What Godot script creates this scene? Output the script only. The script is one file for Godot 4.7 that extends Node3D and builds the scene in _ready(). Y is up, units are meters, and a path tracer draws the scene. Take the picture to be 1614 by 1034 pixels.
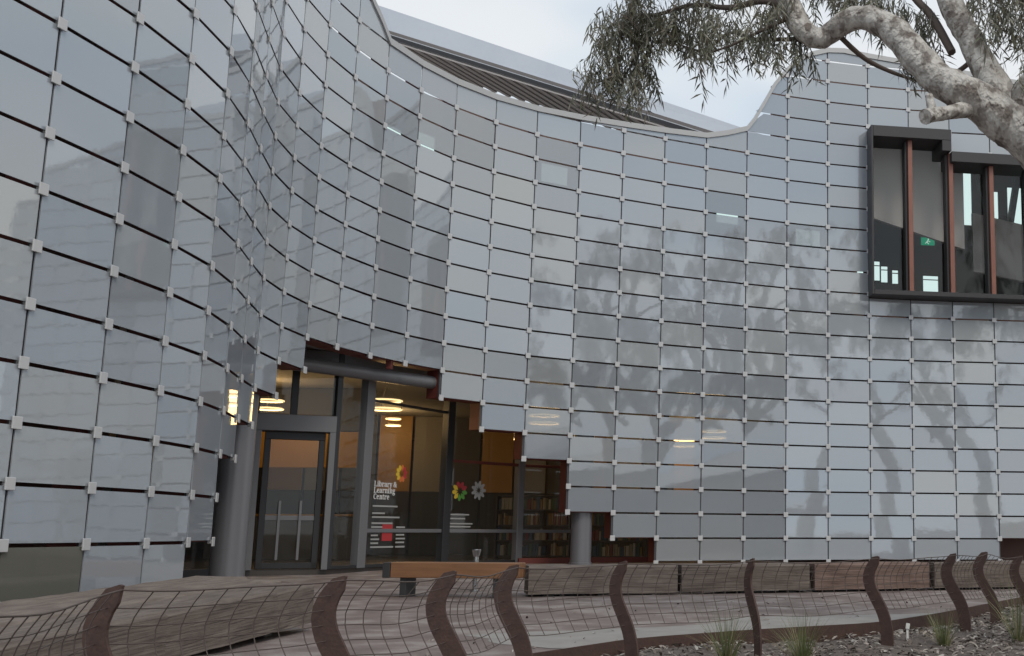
extends Node3D

const H := 0.52                       # height of one row of glass panels
const EYE := 0.6577
# plan of the glass screen: x and distance of every vertical joint
var COLS: Array[Vector2] = [
	Vector2(-7.06, 8.24), Vector2(-6.85, 9.19),
	Vector2(-6.689, 10.189), Vector2(-6.585, 11.211), Vector2(-6.578, 12.24), Vector2(-6.673, 13.275), Vector2(-6.894, 14.302),
	Vector2(-7.184, 15.318), Vector2(-7.455, 16.316), Vector2(-7.592, 17.318), Vector2(-7.618, 18.326), Vector2(-7.523, 19.315),
	Vector2(-7.32, 20.298), Vector2(-7.021, 21.258), Vector2(-6.611, 22.179), Vector2(-6.041, 23.021), Vector2(-5.363, 23.767),
	Vector2(-4.571, 24.412), Vector2(-3.728, 24.995), Vector2(-2.875, 25.54), Vector2(-1.981, 26.037), Vector2(-1.069, 26.517),
	Vector2(-0.136, 26.967), Vector2(0.833, 27.343), Vector2(1.825, 27.643), Vector2(2.834, 27.874), Vector2(3.86, 28.043),
	Vector2(4.876, 28.193), Vector2(5.89, 28.34), Vector2(6.9, 28.49), Vector2(7.91, 28.64),
	Vector2(8.920, 28.782), Vector2(9.932, 28.913), Vector2(10.944, 29.034), Vector2(11.958, 29.144), Vector2(12.974, 29.244), Vector2(13.990, 29.333), Vector2(15.007, 29.411), Vector2(16.024, 29.479), Vector2(17.043, 29.535), Vector2(18.062, 29.582), Vector2(19.081, 29.617)]
const FIRST := -2                     # number of the first joint above
var TOP: Array[Vector2] = [
	Vector2(-2, 21.5), Vector2(5, 21.3), Vector2(6, 21.0), Vector2(7, 20.2), Vector2(8, 19.0), Vector2(9, 17.75), Vector2(9.39, 17.07), Vector2(9.66, 16.73),
	Vector2(10, 16.15), Vector2(11, 16.1), Vector2(13, 16.1), Vector2(14, 16.16), Vector2(15, 16.25), Vector2(16, 16.35), Vector2(17, 16.45), Vector2(18, 16.56),
	Vector2(18.5, 16.84), Vector2(19, 17.21), Vector2(19.19, 17.72), Vector2(19.42, 18.55), Vector2(19.69, 19.56), Vector2(20, 20.4), Vector2(20.3, 20.93),
	Vector2(20.6, 21.31), Vector2(21, 21.61), Vector2(21.4, 21.69), Vector2(22, 21.59), Vector2(23, 21.43), Vector2(24, 21.21), Vector2(25.2, 20.91), Vector2(28, 20.2), Vector2(33, 19.0), Vector2(39, 18.4)]
var rng := RandomNumberGenerator.new()
var M := {}
var names := {}
var cam: Camera3D
var B: Node3D                         # the library building

# ---------------------------------------------------------------- helpers
func fresh(called: String) -> String:
	names[called] = names.get(called, -1) + 1
	return called if names[called] == 0 else "%s_%03d" % [called, names[called]]

func thing(called: String, label: String, category: String, at := Vector3.ZERO, turn := 0.0, group := "") -> Node3D:
	var o := Node3D.new()
	o.name = fresh(called)
	add_child(o)
	o.position = at
	o.rotation.y = turn
	tag(o, label, category, group)
	return o

func tag(o: Node, label: String, category: String, group := "") -> void:
	o.set_meta("label", label)
	o.set_meta("category", category)
	if group != "":
		o.set_meta("group", group)

func put(parent: Node3D, called: String, mesh: Mesh, mat: Material, xf := Transform3D()) -> MeshInstance3D:
	var o := MeshInstance3D.new()
	o.name = called if parent != self else fresh(called)
	o.mesh = mesh
	o.material_override = mat
	parent.add_child(o, true)
	o.global_transform = xf
	return o

func struct(called: String, mesh: Mesh, mat: Material, xf := Transform3D()) -> MeshInstance3D:
	var o := put(self, called, mesh, mat, xf)
	o.set_meta("kind", "structure")
	return o

func new_st() -> SurfaceTool:
	var st := SurfaceTool.new()
	st.begin(Mesh.PRIMITIVE_TRIANGLES)
	return st

func tri(st: SurfaceTool, a: Vector3, b: Vector3, c: Vector3, out_from = null) -> void:
	var n := (c - a).cross(b - a)
	if n.length_squared() < 1e-16:
		return
	n = n.normalized()
	if out_from != null and n.dot((a + b + c) / 3.0 - out_from) < 0.0:
		var t := b
		b = c
		c = t
		n = -n
	for v in [a, b, c]:
		st.set_normal(n)
		st.set_uv(Vector2(v.x + v.z, v.y))
		st.add_vertex(v)

func quad(st: SurfaceTool, a: Vector3, b: Vector3, c: Vector3, d: Vector3, out_from = null) -> void:
	tri(st, a, b, c, out_from)
	tri(st, a, c, d, out_from)

# eight corners: four of one end in a ring, then four of the other
func hexa(st: SurfaceTool, p: Array) -> void:
	var c := Vector3.ZERO
	for v in p:
		c += v / 8.0
	quad(st, p[0], p[1], p[2], p[3], c)
	quad(st, p[4], p[5], p[6], p[7], c)
	for k in 4:
		var l := (k + 1) % 4
		quad(st, p[k], p[l], p[4 + l], p[4 + k], c)

func bar(st: SurfaceTool, a: Vector3, b: Vector3, w: float, h: float, up := Vector3.UP) -> void:
	var d := (b - a).normalized()
	var s := d.cross(up).normalized() * w / 2.0
	var u := s.cross(d).normalized() * h / 2.0
	hexa(st, [a - s - u, a + s - u, a + s + u, a - s + u, b - s - u, b + s - u, b + s + u, b - s + u])

var bevelled := {}
func bevel_box(size: Vector3, b: float) -> Mesh:
	var key := [size, b]
	if bevelled.has(key):
		return bevelled[key]
	var st := new_st()
	var hs := size / 2.0
	var ax := [Vector3.RIGHT, Vector3.UP, Vector3.BACK]
	for i in 3:                        # six faces
		for s in [-1.0, 1.0]:
			var n: Vector3 = ax[i] * s
			var u: Vector3 = ax[(i + 1) % 3]
			var v: Vector3 = ax[(i + 2) % 3]
			var hu: float = hs.dot(u) - b
			var hv: float = hs.dot(v) - b
			var c: Vector3 = n * hs.dot(n.abs())
			quad(st, c - u * hu - v * hv, c + u * hu - v * hv, c + u * hu + v * hv, c - u * hu + v * hv, Vector3.ZERO)
	for i in 3:                        # twelve edges
		for s1 in [-1.0, 1.0]:
			for s2 in [-1.0, 1.0]:
				var u: Vector3 = ax[(i + 1) % 3] * s1
				var v: Vector3 = ax[(i + 2) % 3] * s2
				var l: Vector3 = ax[i] * (hs.dot(ax[i]) - b)
				var pu: Vector3 = u * hs.dot(u.abs()) + v * (hs.dot(v.abs()) - b)
				var pv: Vector3 = u * (hs.dot(u.abs()) - b) + v * hs.dot(v.abs())
				quad(st, pu - l, pu + l, pv + l, pv - l, Vector3.ZERO)
	for sx in [-1.0, 1.0]:             # eight corners
		for sy in [-1.0, 1.0]:
			for sz in [-1.0, 1.0]:
				tri(st, Vector3(sx * hs.x, sy * (hs.y - b), sz * (hs.z - b)), Vector3(sx * (hs.x - b), sy * hs.y, sz * (hs.z - b)), Vector3(sx * (hs.x - b), sy * (hs.y - b), sz * hs.z), Vector3.ZERO)
	bevelled[key] = st.commit()
	return bevelled[key]

func tube(st: SurfaceTool, pts: Array, radii: Array, sides := 10, lump := 0.0, seed_ := 1, cap := true) -> void:
	var nz := FastNoiseLite.new()
	nz.seed = seed_
	nz.frequency = 1.1
	var rings := []
	var norms := []
	var frame_s := Vector3.ZERO
	for i in pts.size():
		var d: Vector3 = (pts[mini(i + 1, pts.size() - 1)] - pts[maxi(i - 1, 0)]).normalized()
		if frame_s == Vector3.ZERO:
			frame_s = d.cross(Vector3(0.3, 0.2, 1.0)).normalized()
		frame_s = (frame_s - d * frame_s.dot(d)).normalized()
		var t := d.cross(frame_s)
		var ring := []
		var nn := []
		for k in sides + 1:
			var a := TAU * (k % sides) / sides
			var n := frame_s * cos(a) + t * sin(a)
			var p: Vector3 = pts[i] + n * radii[i]
			if lump > 0.0:
				p = pts[i] + n * radii[i] * (1.0 + lump * nz.get_noise_3dv(p * 3.0) + lump * 0.6 * nz.get_noise_3dv(p * 9.0))
			ring.append(p)
			nn.append(n)
		rings.append(ring)
		norms.append(nn)
	var run := 0.0
	for i in pts.size() - 1:
		var nxt: float = run + pts[i].distance_to(pts[i + 1])
		for k in sides:
			var q := [[i, k, run], [i, k + 1, run], [i + 1, k + 1, nxt], [i, k, run], [i + 1, k + 1, nxt], [i + 1, k, nxt]]
			for e in [q[0], q[2], q[1], q[3], q[5], q[4]]:
				st.set_normal(norms[e[0]][e[1]])
				st.set_uv(Vector2(float(e[1]) / sides, e[2]))
				st.add_vertex(rings[e[0]][e[1]])
		run = nxt
	if cap:
		for e in [0, pts.size() - 1]:
			for k in sides:
				tri(st, pts[e], rings[e][k], rings[e][k + 1], pts[1] if e == 0 else pts[e - 1])

func smooth(pts: Array, radii: Array, per := 4) -> Array:
	var c := Curve3D.new()
	var op := []
	var orad := []
	for i in pts.size() - 1:
		var p0: Vector3 = pts[maxi(i - 1, 0)]
		var p1: Vector3 = pts[i]
		var p2: Vector3 = pts[i + 1]
		var p3: Vector3 = pts[mini(i + 2, pts.size() - 1)]
		for k in per:
			var t := float(k) / per
			op.append(0.5 * ((2.0 * p1) + (p2 - p0) * t + (2.0 * p0 - 5.0 * p1 + 4.0 * p2 - p3) * t * t + (3.0 * p1 - p0 - 3.0 * p2 + p3) * t * t * t))
			orad.append(lerpf(radii[i], radii[i + 1], t))
	op.append(pts[-1])
	orad.append(radii[-1])
	return [op, orad]

func lathe(prof: Array, sides := 24) -> Mesh:
	var st := new_st()
	for i in prof.size() - 1:
		var a: Vector2 = prof[i]
		var b: Vector2 = prof[i + 1]
		var d := (b - a).normalized()
		for k in sides:
			var w := []
			for e in [[a, k], [a, k + 1], [b, k + 1], [a, k], [b, k + 1], [b, k]]:
				var ang: float = TAU * e[1] / sides
				st.set_normal(Vector3(cos(ang) * d.y, -d.x, sin(ang) * d.y))
				st.set_uv(Vector2(float(e[1]) / sides, e[0].y))
				st.add_vertex(Vector3(cos(ang) * e[0].x, e[0].y, sin(ang) * e[0].x))
	return st.commit()

# ---------------------------------------------------------------- materials
func lin(r: float, g: float, b: float, a := 1.0) -> Color:
	var c := Color(r, g, b).linear_to_srgb()
	c.a = a
	return c

func mat(c: Color, rough: float, metal := 0.0) -> StandardMaterial3D:
	var m := StandardMaterial3D.new()
	m.albedo_color = c
	m.roughness = rough
	m.metallic = metal
	if c.a < 0.999:
		m.transparency = BaseMaterial3D.TRANSPARENCY_ALPHA
	return m

func noise(seed_: int, freq: float, octaves := 4, kind := FastNoiseLite.TYPE_SIMPLEX_SMOOTH) -> FastNoiseLite:
	var n := FastNoiseLite.new()
	n.seed = seed_
	n.frequency = freq
	n.noise_type = kind
	n.fractal_octaves = octaves
	return n

# a tiling picture whose pixels come from paint(u, v, n1, n2)
func picture(size: int, seed_: int, f1: float, f2: float, paint: Callable, stretch := 1.0) -> ImageTexture:
	var a := noise(seed_, f1).get_seamless_image(size, size, false, false, 0.15, true)
	var b := noise(seed_ + 7, f2).get_seamless_image(size, size, false, false, 0.15, true)
	var im := Image.create(size, size, true, Image.FORMAT_RGB8)
	for y in size:
		for x in size:
			var sx := int(x / stretch) % size
			im.set_pixel(x, y, paint.call(a.get_pixel(sx, y).r, b.get_pixel(x, y).r))
	im.generate_mipmaps()
	return ImageTexture.create_from_image(im)

func relief(size: int, seed_: int, freq: float, strength: float, stretch := 1.0) -> ImageTexture:
	var a := noise(seed_, freq, 5).get_seamless_image(size, size, false, false, 0.15, true)
	var im := Image.create(size, size, false, Image.FORMAT_RGBA8)
	for y in size:
		for x in size:
			var v := a.get_pixel(int(x / stretch) % size, y).r
			im.set_pixel(x, y, Color(v, v, v))
	im.bump_map_to_normal_map(strength)
	return ImageTexture.create_from_image(im)

func tex(m: StandardMaterial3D, t: Texture2D, scale: Vector3, world := true) -> StandardMaterial3D:
	m.albedo_color = Color(1, 1, 1, m.albedo_color.a)
	m.albedo_texture = t
	m.uv1_triplanar = true
	m.uv1_world_triplanar = world
	m.uv1_scale = scale
	return m

func bump(m: StandardMaterial3D, t: Texture2D, amount: float) -> StandardMaterial3D:
	m.normal_enabled = true
	m.normal_texture = t
	m.normal_scale = amount
	return m

func ramp(stops: Array, t: float) -> Color:
	for i in stops.size() - 1:
		if t <= stops[i + 1][0]:
			var k: float = clampf((t - stops[i][0]) / (stops[i + 1][0] - stops[i][0]), 0.0, 1.0)
			return (stops[i][1] as Color).lerp(stops[i + 1][1], k)
	return stops[-1][1]

func make_materials() -> void:
	# fritted, half mirrored glass in a few close tones
	var waves := relief(256, 51, 0.012, 3.0)
	M.glass = []
	var tones := [[0.465, 0.508, 0.55], [0.445, 0.487, 0.53], [0.48, 0.522, 0.56], [0.435, 0.48, 0.528], [0.475, 0.502, 0.522], [0.42, 0.455, 0.495]]
	for k in 14:                       # six opaque tones, the same six letting some light through, one clear and one olive grey
		var t: Array = tones[k % 6] if k < 13 else [0.19, 0.19, 0.165]
		var g := mat(lin(t[0], t[1], t[2], 1.0 if k < 6 or k == 13 else (0.6 if k < 12 else 0.56)), 0.025, 0.25)
		bump(g, waves, 0.02)
		g.uv1_triplanar = true
		g.uv1_world_triplanar = true
		g.uv1_scale = Vector3.ONE * 0.45
		M.glass.append(g)
	M.clip = mat(lin(0.6, 0.6, 0.605), 0.4, 0.15)
	M.clip_dark = mat(lin(0.10, 0.10, 0.11), 0.5, 0.3)
	M.mullion = mat(lin(0.10, 0.098, 0.105), 0.5, 0.2)
	M.red = tex(mat(Color.WHITE, 0.6), picture(128, 3, 0.03, 0.12, func(a, b): return lin(0.17, 0.038, 0.028).lerp(lin(0.12, 0.03, 0.024), a * 0.6 + b * 0.4)), Vector3.ONE * 0.8)
	M.inner = mat(lin(0.19, 0.115, 0.092), 0.8)
	M.dark = mat(lin(0.055, 0.05, 0.047), 0.7)
	M.coping = mat(lin(0.5, 0.5, 0.5), 0.45, 0.2)
	M.roof_metal = tex(mat(Color.WHITE, 0.34, 0.35), picture(128, 9, 0.015, 0.1, func(a, b): return lin(0.50, 0.53, 0.58).lerp(lin(0.58, 0.605, 0.64), a * 0.7 + b * 0.3)), Vector3.ONE * 0.3)
	M.soffit = mat(lin(0.2, 0.18, 0.175), 0.6, 0.1)
	M.batten = mat(lin(0.5, 0.46, 0.45), 0.55, 0.1)
	M.frame = mat(lin(0.19, 0.19, 0.2), 0.45, 0.25)
	M.frame_dark = mat(lin(0.035, 0.036, 0.04), 0.45, 0.2)
	M.column = mat(lin(0.20, 0.20, 0.215), 0.33, 0.25)
	M.pane = mat(lin(0.3, 0.35, 0.35, 0.02), 0.02)
	M.pane.metallic_specular = 0.36
	M.amber = tex(mat(Color.WHITE, 0.45), picture(128, 21, 0.02, 0.1, func(a, b): return lin(0.48, 0.27, 0.06).lerp(lin(0.38, 0.2, 0.04), a * 0.6 + b * 0.4), 6.0), Vector3(1.4, 0.3, 1.4))
	M.pale_wall = mat(lin(0.30, 0.28, 0.26), 0.7)
	M.grey_wall = mat(lin(0.10, 0.10, 0.10), 0.7)
	M.hall_floor = mat(lin(0.07, 0.062, 0.056), 0.25)
	M.ceiling = mat(lin(0.42, 0.41, 0.4), 0.8)
	M.room = mat(lin(0.2, 0.185, 0.175), 0.8)
	M.ring = mat(lin(0.9, 0.8, 0.6), 0.5)
	M.ring.emission_enabled = true
	M.ring.emission = lin(1.0, 0.74, 0.36)
	M.ring.emission_energy_multiplier = 1.3
	M.daylight = mat(lin(0.3, 0.36, 0.36), 0.3)  # pane colour with a cyan glow added in place of sky daylight
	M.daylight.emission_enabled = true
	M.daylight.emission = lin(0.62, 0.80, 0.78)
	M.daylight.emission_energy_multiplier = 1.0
	M.box_steel = mat(lin(0.062, 0.06, 0.062), 0.5, 0.25)
	M.copper = tex(mat(Color.WHITE, 0.42, 0.25), picture(128, 31, 0.02, 0.1, func(a, b): return lin(0.33, 0.15, 0.11).lerp(lin(0.25, 0.11, 0.082), a * 0.6 + b * 0.4)), Vector3.ONE * 0.7)
	M.bulkhead = mat(lin(0.42, 0.40, 0.375), 0.8)
	M.exit = mat(lin(0.0, 0.25, 0.12), 0.5)
	M.exit.emission_enabled = true
	M.exit.emission = lin(0.0, 0.16, 0.085)
	M.white_sign = mat(lin(0.8, 0.85, 0.82), 0.5)
	M.white_sign.emission_enabled = true
	M.white_sign.emission = lin(0.25, 0.36, 0.31)
	M.vinyl = mat(lin(0.72, 0.72, 0.70), 0.6)
	M.vinyl_dim = mat(lin(0.35, 0.35, 0.34), 0.6)
	M.vinyl_red = mat(lin(0.42, 0.035, 0.04), 0.6)
	M.vinyl_yellow = mat(lin(0.70, 0.48, 0.04), 0.6)
	M.vinyl_orange = mat(lin(0.62, 0.16, 0.04), 0.6)
	M.vinyl_green = mat(lin(0.1, 0.3, 0.05), 0.6)
	# ground
	var paving := picture(512, 71, 0.008, 0.35, func(a, b): return ramp([[0.0, lin(0.16, 0.124, 0.112)], [0.45, lin(0.21, 0.166, 0.152)], [0.62, lin(0.255, 0.213, 0.198)], [1.0, lin(0.335, 0.298, 0.278)]], clampf((a - 0.5) * 1.25 + 0.42 + (b - 0.5) * 0.4, 0, 1)))
	M.paving = bump(tex(mat(Color.WHITE, 0.75), paving, Vector3.ONE * 0.35), relief(256, 72, 0.2, 2.0), 0.3)
	var conc := picture(512, 76, 0.012, 0.3, func(a, b): return lin(0.24, 0.225, 0.21).lerp(lin(0.36, 0.34, 0.315), clampf(a * 0.6 + b * 0.4, 0, 1)))
	M.concrete = tex(mat(Color.WHITE, 0.8), conc, Vector3.ONE * 0.4)
	var soil := picture(256, 81, 0.03, 0.3, func(a, b): return lin(0.095, 0.073, 0.062).lerp(lin(0.22, 0.19, 0.168), clampf(a * 0.4 + b * 0.6, 0, 1)))
	M.soil = bump(tex(mat(Color.WHITE, 0.95), soil, Vector3.ONE * 0.9), relief(256, 82, 0.15, 6.0), 0.8)
	M.litter = mat(Color.WHITE, 0.85)
	M.litter.vertex_color_use_as_albedo = true
	var rust := picture(256, 85, 0.03, 0.2, func(a, b): return ramp([[0.0, lin(0.055, 0.034, 0.029)], [0.5, lin(0.082, 0.047, 0.038)], [0.75, lin(0.10, 0.056, 0.043)], [1.0, lin(0.16, 0.085, 0.055)]], clampf(a * 0.6 + b * 0.4, 0, 1)))
	M.rust = bump(tex(mat(Color.WHITE, 0.72, 0.1), rust, Vector3.ONE * 1.6), relief(128, 86, 0.2, 2.0), 0.25)
	M.wire = mat(lin(0.115, 0.088, 0.077), 0.6, 0.2)
	# timber
	var dims := [[lin(0.115, 0.088, 0.074), lin(0.19, 0.152, 0.128), lin(0.29, 0.24, 0.205)], [lin(0.105, 0.067, 0.055), lin(0.185, 0.125, 0.103), lin(0.275, 0.2, 0.17)], [lin(0.095, 0.074, 0.062), lin(0.16, 0.128, 0.108), lin(0.25, 0.21, 0.18)]]
	M.timber = []
	var grain := relief(256, 92, 0.09, 8.0, 9.0)
	for i in 3:
		var d: Array = dims[i]
		var wood := picture(256, 90 + i * 3, 0.07, 0.015, func(a, b): return ramp([[0.0, d[0]], [0.3, d[0].lerp(d[1], 0.4)], [0.5, d[1]], [1.0, d[2]]], clampf(a * 0.5 + b * 0.5, 0, 1)), 9.0)
		M.timber.append(bump(tex(mat(Color.WHITE, 0.9), wood, Vector3(0.55, 1.7, 1.7), false), grain, 0.4))
	var honey := picture(256, 99, 0.05, 0.02, func(a, b): return lin(0.22, 0.105, 0.05).lerp(lin(0.35, 0.175, 0.085), clampf(a * 0.6 + b * 0.4, 0, 1)), 9.0)
	M.honey = tex(mat(Color.WHITE, 0.42), honey, Vector3(0.5, 2.0, 2.0), false)
	M.steel = mat(lin(0.55, 0.55, 0.55), 0.25, 0.9)
	# gum tree: pale smooth bark that sheds in darker plates
	var bark := picture(512, 101, 0.014, 0.06, func(a, b): return ramp([[0.0, lin(0.13, 0.105, 0.09)], [0.43, lin(0.18, 0.15, 0.13)], [0.46, lin(0.32, 0.285, 0.255)], [0.5, lin(0.46, 0.43, 0.39)], [0.53, lin(0.58, 0.55, 0.505)], [1.0, lin(0.68, 0.655, 0.615)]], clampf(a * 0.78 + b * 0.22, 0, 1)))
	M.bark = bump(tex(mat(Color.WHITE, 0.8), bark, Vector3(0.8, 0.55, 0.8), false), relief(256, 102, 0.09, 7.0), 0.9)
	M.twig = mat(lin(0.13, 0.10, 0.085), 0.8)
	M.leaf = mat(lin(0.19, 0.182, 0.14), 0.5)
	M.leaf.backlight = lin(0.05, 0.06, 0.03)
	M.leaf.vertex_color_use_as_albedo = true
	M.blade = mat(lin(0.11, 0.14, 0.045), 0.6)
	M.straw = mat(lin(0.26, 0.22, 0.12), 0.7)
	M.brick = mat(lin(0.25, 0.17, 0.14), 0.85)
	M.tag = mat(lin(0.75, 0.75, 0.72), 0.5)

# ---------------------------------------------------------------- the site
func gy(dep: float) -> float:          # level of the plaza at a distance
	if dep >= 26.0:
		return 0.0
	if dep >= 9.0:
		return -(26.0 - dep) * 0.0155
	return lerpf(-0.9, -0.2635, clampf(smoothstep(-2.0, 9.0, dep) , 0, 1))

var EDGE: Array[Vector2] = [Vector2(-4.2, -8), Vector2(-4.2, 2), Vector2(-4.0, 4.5), Vector2(-3.3, 6.5), Vector2(-2.6, 8.0), Vector2(-1.95, 9.2), Vector2(-1.32, 10.33), Vector2(-0.33, 11.13),
	Vector2(0.85, 11.87), Vector2(1.58, 13.0), Vector2(3.2, 16.0), Vector2(6.0, 19.0), Vector2(14.0, 22.0), Vector2(50.0, 25.0)]
func edge_x(dep: float) -> float:
	for i in EDGE.size() - 1:
		if dep <= EDGE[i + 1].y:
			var t := (dep - EDGE[i].y) / (EDGE[i + 1].y - EDGE[i].y)
			return lerpf(EDGE[i].x, EDGE[i + 1].x, clampf(t, 0, 1))
	return EDGE[-1].x

func bed_y(x: float, dep: float) -> float:
	return gy(dep) - 0.10 + 0.02 * sin(x * 2.3 + dep) + 0.018 * sin(x * 5.1 - dep * 3.7)

func build_site() -> void:
	var xs := [-400.0, -150.0, -60.0, -30.0, -15.0]
	for i in 81:
		xs.append(-8.0 + i * 0.25)
	xs.append_array([15.0, 25.0, 50.0, 120.0, 400.0])
	var ds := [-400.0, -120.0, -40.0, -15.0, -6.0, -2.0]
	for i in 96:
		ds.append(i * 0.25)
	ds.append_array([26.0, 30.0, 40.0, 80.0, 200.0, 400.0])
	var st := new_st()
	for i in xs.size() - 1:
		for j in ds.size() - 1:
			var q := []
			for e in [[i, j], [i + 1, j], [i + 1, j + 1], [i, j + 1]]:
				q.append(Vector3(xs[e[0]], bed_y(xs[e[0]], ds[e[1]]) - (0.04 if xs[e[0]] < edge_x(ds[e[1]]) else 0.0), -ds[e[1]]))
			quad(st, q[0], q[1], q[2], q[3], Vector3(q[0].x, -50, q[0].z))
	struct("ground", st.commit(), M.soil)
	# plaza: sheets that end along the curved steel edging
	st = new_st()
	var d := -8.0
	while d < 25.0:
		var n := d + 0.25
		quad(st, Vector3(-60, gy(d), -d), Vector3(edge_x(d), gy(d), -d), Vector3(edge_x(n), gy(n), -n), Vector3(-60, gy(n), -n), Vector3(0, -50, -d))
		d = n
	quad(st, Vector3(-60, gy(25), -25), Vector3(50, gy(25), -25), Vector3(50, 0, -45), Vector3(-60, 0, -45), Vector3(0, -50, -30))
	struct("plaza_paving", st.commit(), M.paving)
	# a lighter strip of concrete along the edge
	st = new_st()
	d = 9.6
	var nz := noise(5, 0.9)
	while d < 13.2:
		var n := d + 0.12
		var w1 := (0.9 + 0.45 * nz.get_noise_1d(d * 1.5)) * smoothstep(9.5, 10.2, d) * (1.0 - smoothstep(12.3, 13.2, d))
		var w2 := (0.9 + 0.45 * nz.get_noise_1d(n * 1.5)) * smoothstep(9.5, 10.2, n) * (1.0 - smoothstep(12.3, 13.2, n))
		quad(st, Vector3(edge_x(d) - 0.06 - w1 * 1.6, gy(d) + 0.004, -d - w1 * 0.2), Vector3(edge_x(d) - 0.06, gy(d) + 0.004, -d), Vector3(edge_x(n) - 0.06, gy(n) + 0.004, -n), Vector3(edge_x(n) - 0.06 - w2 * 1.6, gy(n) + 0.004, -n - w2 * 0.2), Vector3(0, -50, -d))
		d = n
	struct("concrete_path", st.commit(), M.concrete)
	# rusted steel edging between plaza and garden bed
	st = new_st()
	d = 0.0
	while d < 22.0:
		var n := d + 0.25
		var p := Vector3(edge_x(d), gy(d), -d)
		var q := Vector3(edge_x(n), gy(n), -n)
		var s := (q - p).cross(Vector3.UP).normalized() * 0.006
		var lo := Vector3.DOWN * 0.2
		var hi := Vector3.UP * 0.012
		hexa(st, [p - s + lo, p + s + lo, p + s + hi, p - s + hi, q - s + lo, q + s + lo, q + s + hi, q - s + hi])
		d = n
	var e := put(self, "garden_edging", st.commit(), M.rust)
	tag(e, "low rusted steel edging strip between paving and mulched garden bed", "edging")

# ---------------------------------------------------------------- the library
func col(i: int) -> Vector3:
	var c := COLS[clampi(i - FIRST, 0, COLS.size() - 1)]
	return Vector3(c.x, 0, -c.y)

func col_at(s: float) -> Vector3:
	var i := int(floor(s))
	i = mini(i, FIRST + COLS.size() - 2)
	return col(i).lerp(col(i + 1), s - i)

func out_at(i: int) -> Vector3:       # the way the screen faces at a joint
	var t := (col(mini(i + 1, 39)) - col(maxi(i - 1, -2))).normalized()
	return Vector3(-t.z, 0, t.x)

func top_k(s: float) -> float:
	for i in TOP.size() - 1:
		if s <= TOP[i + 1].x:
			return lerpf(TOP[i].y, TOP[i + 1].y, clampf((s - TOP[i].x) / (TOP[i + 1].x - TOP[i].x), 0, 1))
	return TOP[-1].y

func foot_k(i: int) -> float:         # lowest row edge of a bay
	var steps := {3: -1, 4: 1, 5: 2, 6: 3, 7: 4, 8: 5, 9: 5, 10: 5, 11: 5, 12: 4, 13: 3, 14: 2, 15: 0, 16: -1, 25: -1, 26: -1, 27: -1}
	if steps.has(i):
		return steps[i]
	return -1.95 if i > 5 else (gy(COLS[i - FIRST].y) + 0.05) / H - 2.0

func ky(k: float) -> float:
	return (k + 2.0) * H

func in_box(i: int, k: int) -> bool:
	return (i >= 22 and i <= 23 and k >= 10 and k <= 17) or (i >= 24 and i <= 27 and k >= 10 and k <= 16)

func seen(p: Vector3, n: Vector3) -> float:   # how large a small plate at p shows to a visitor standing where the camera is
	var v := cam.global_transform.affine_inverse() * p
	if v.z > -0.5:
		return 0.0
	var x := -v.x / v.z
	var y := -v.y / v.z
	var inside := absf(x + 0.2364) < 0.45 and absf(y) < 0.29
	return absf(n.dot((cam.global_position - p).normalized())) / p.distance_squared_to(cam.global_position) * (1.0 if inside else 0.001)

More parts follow.
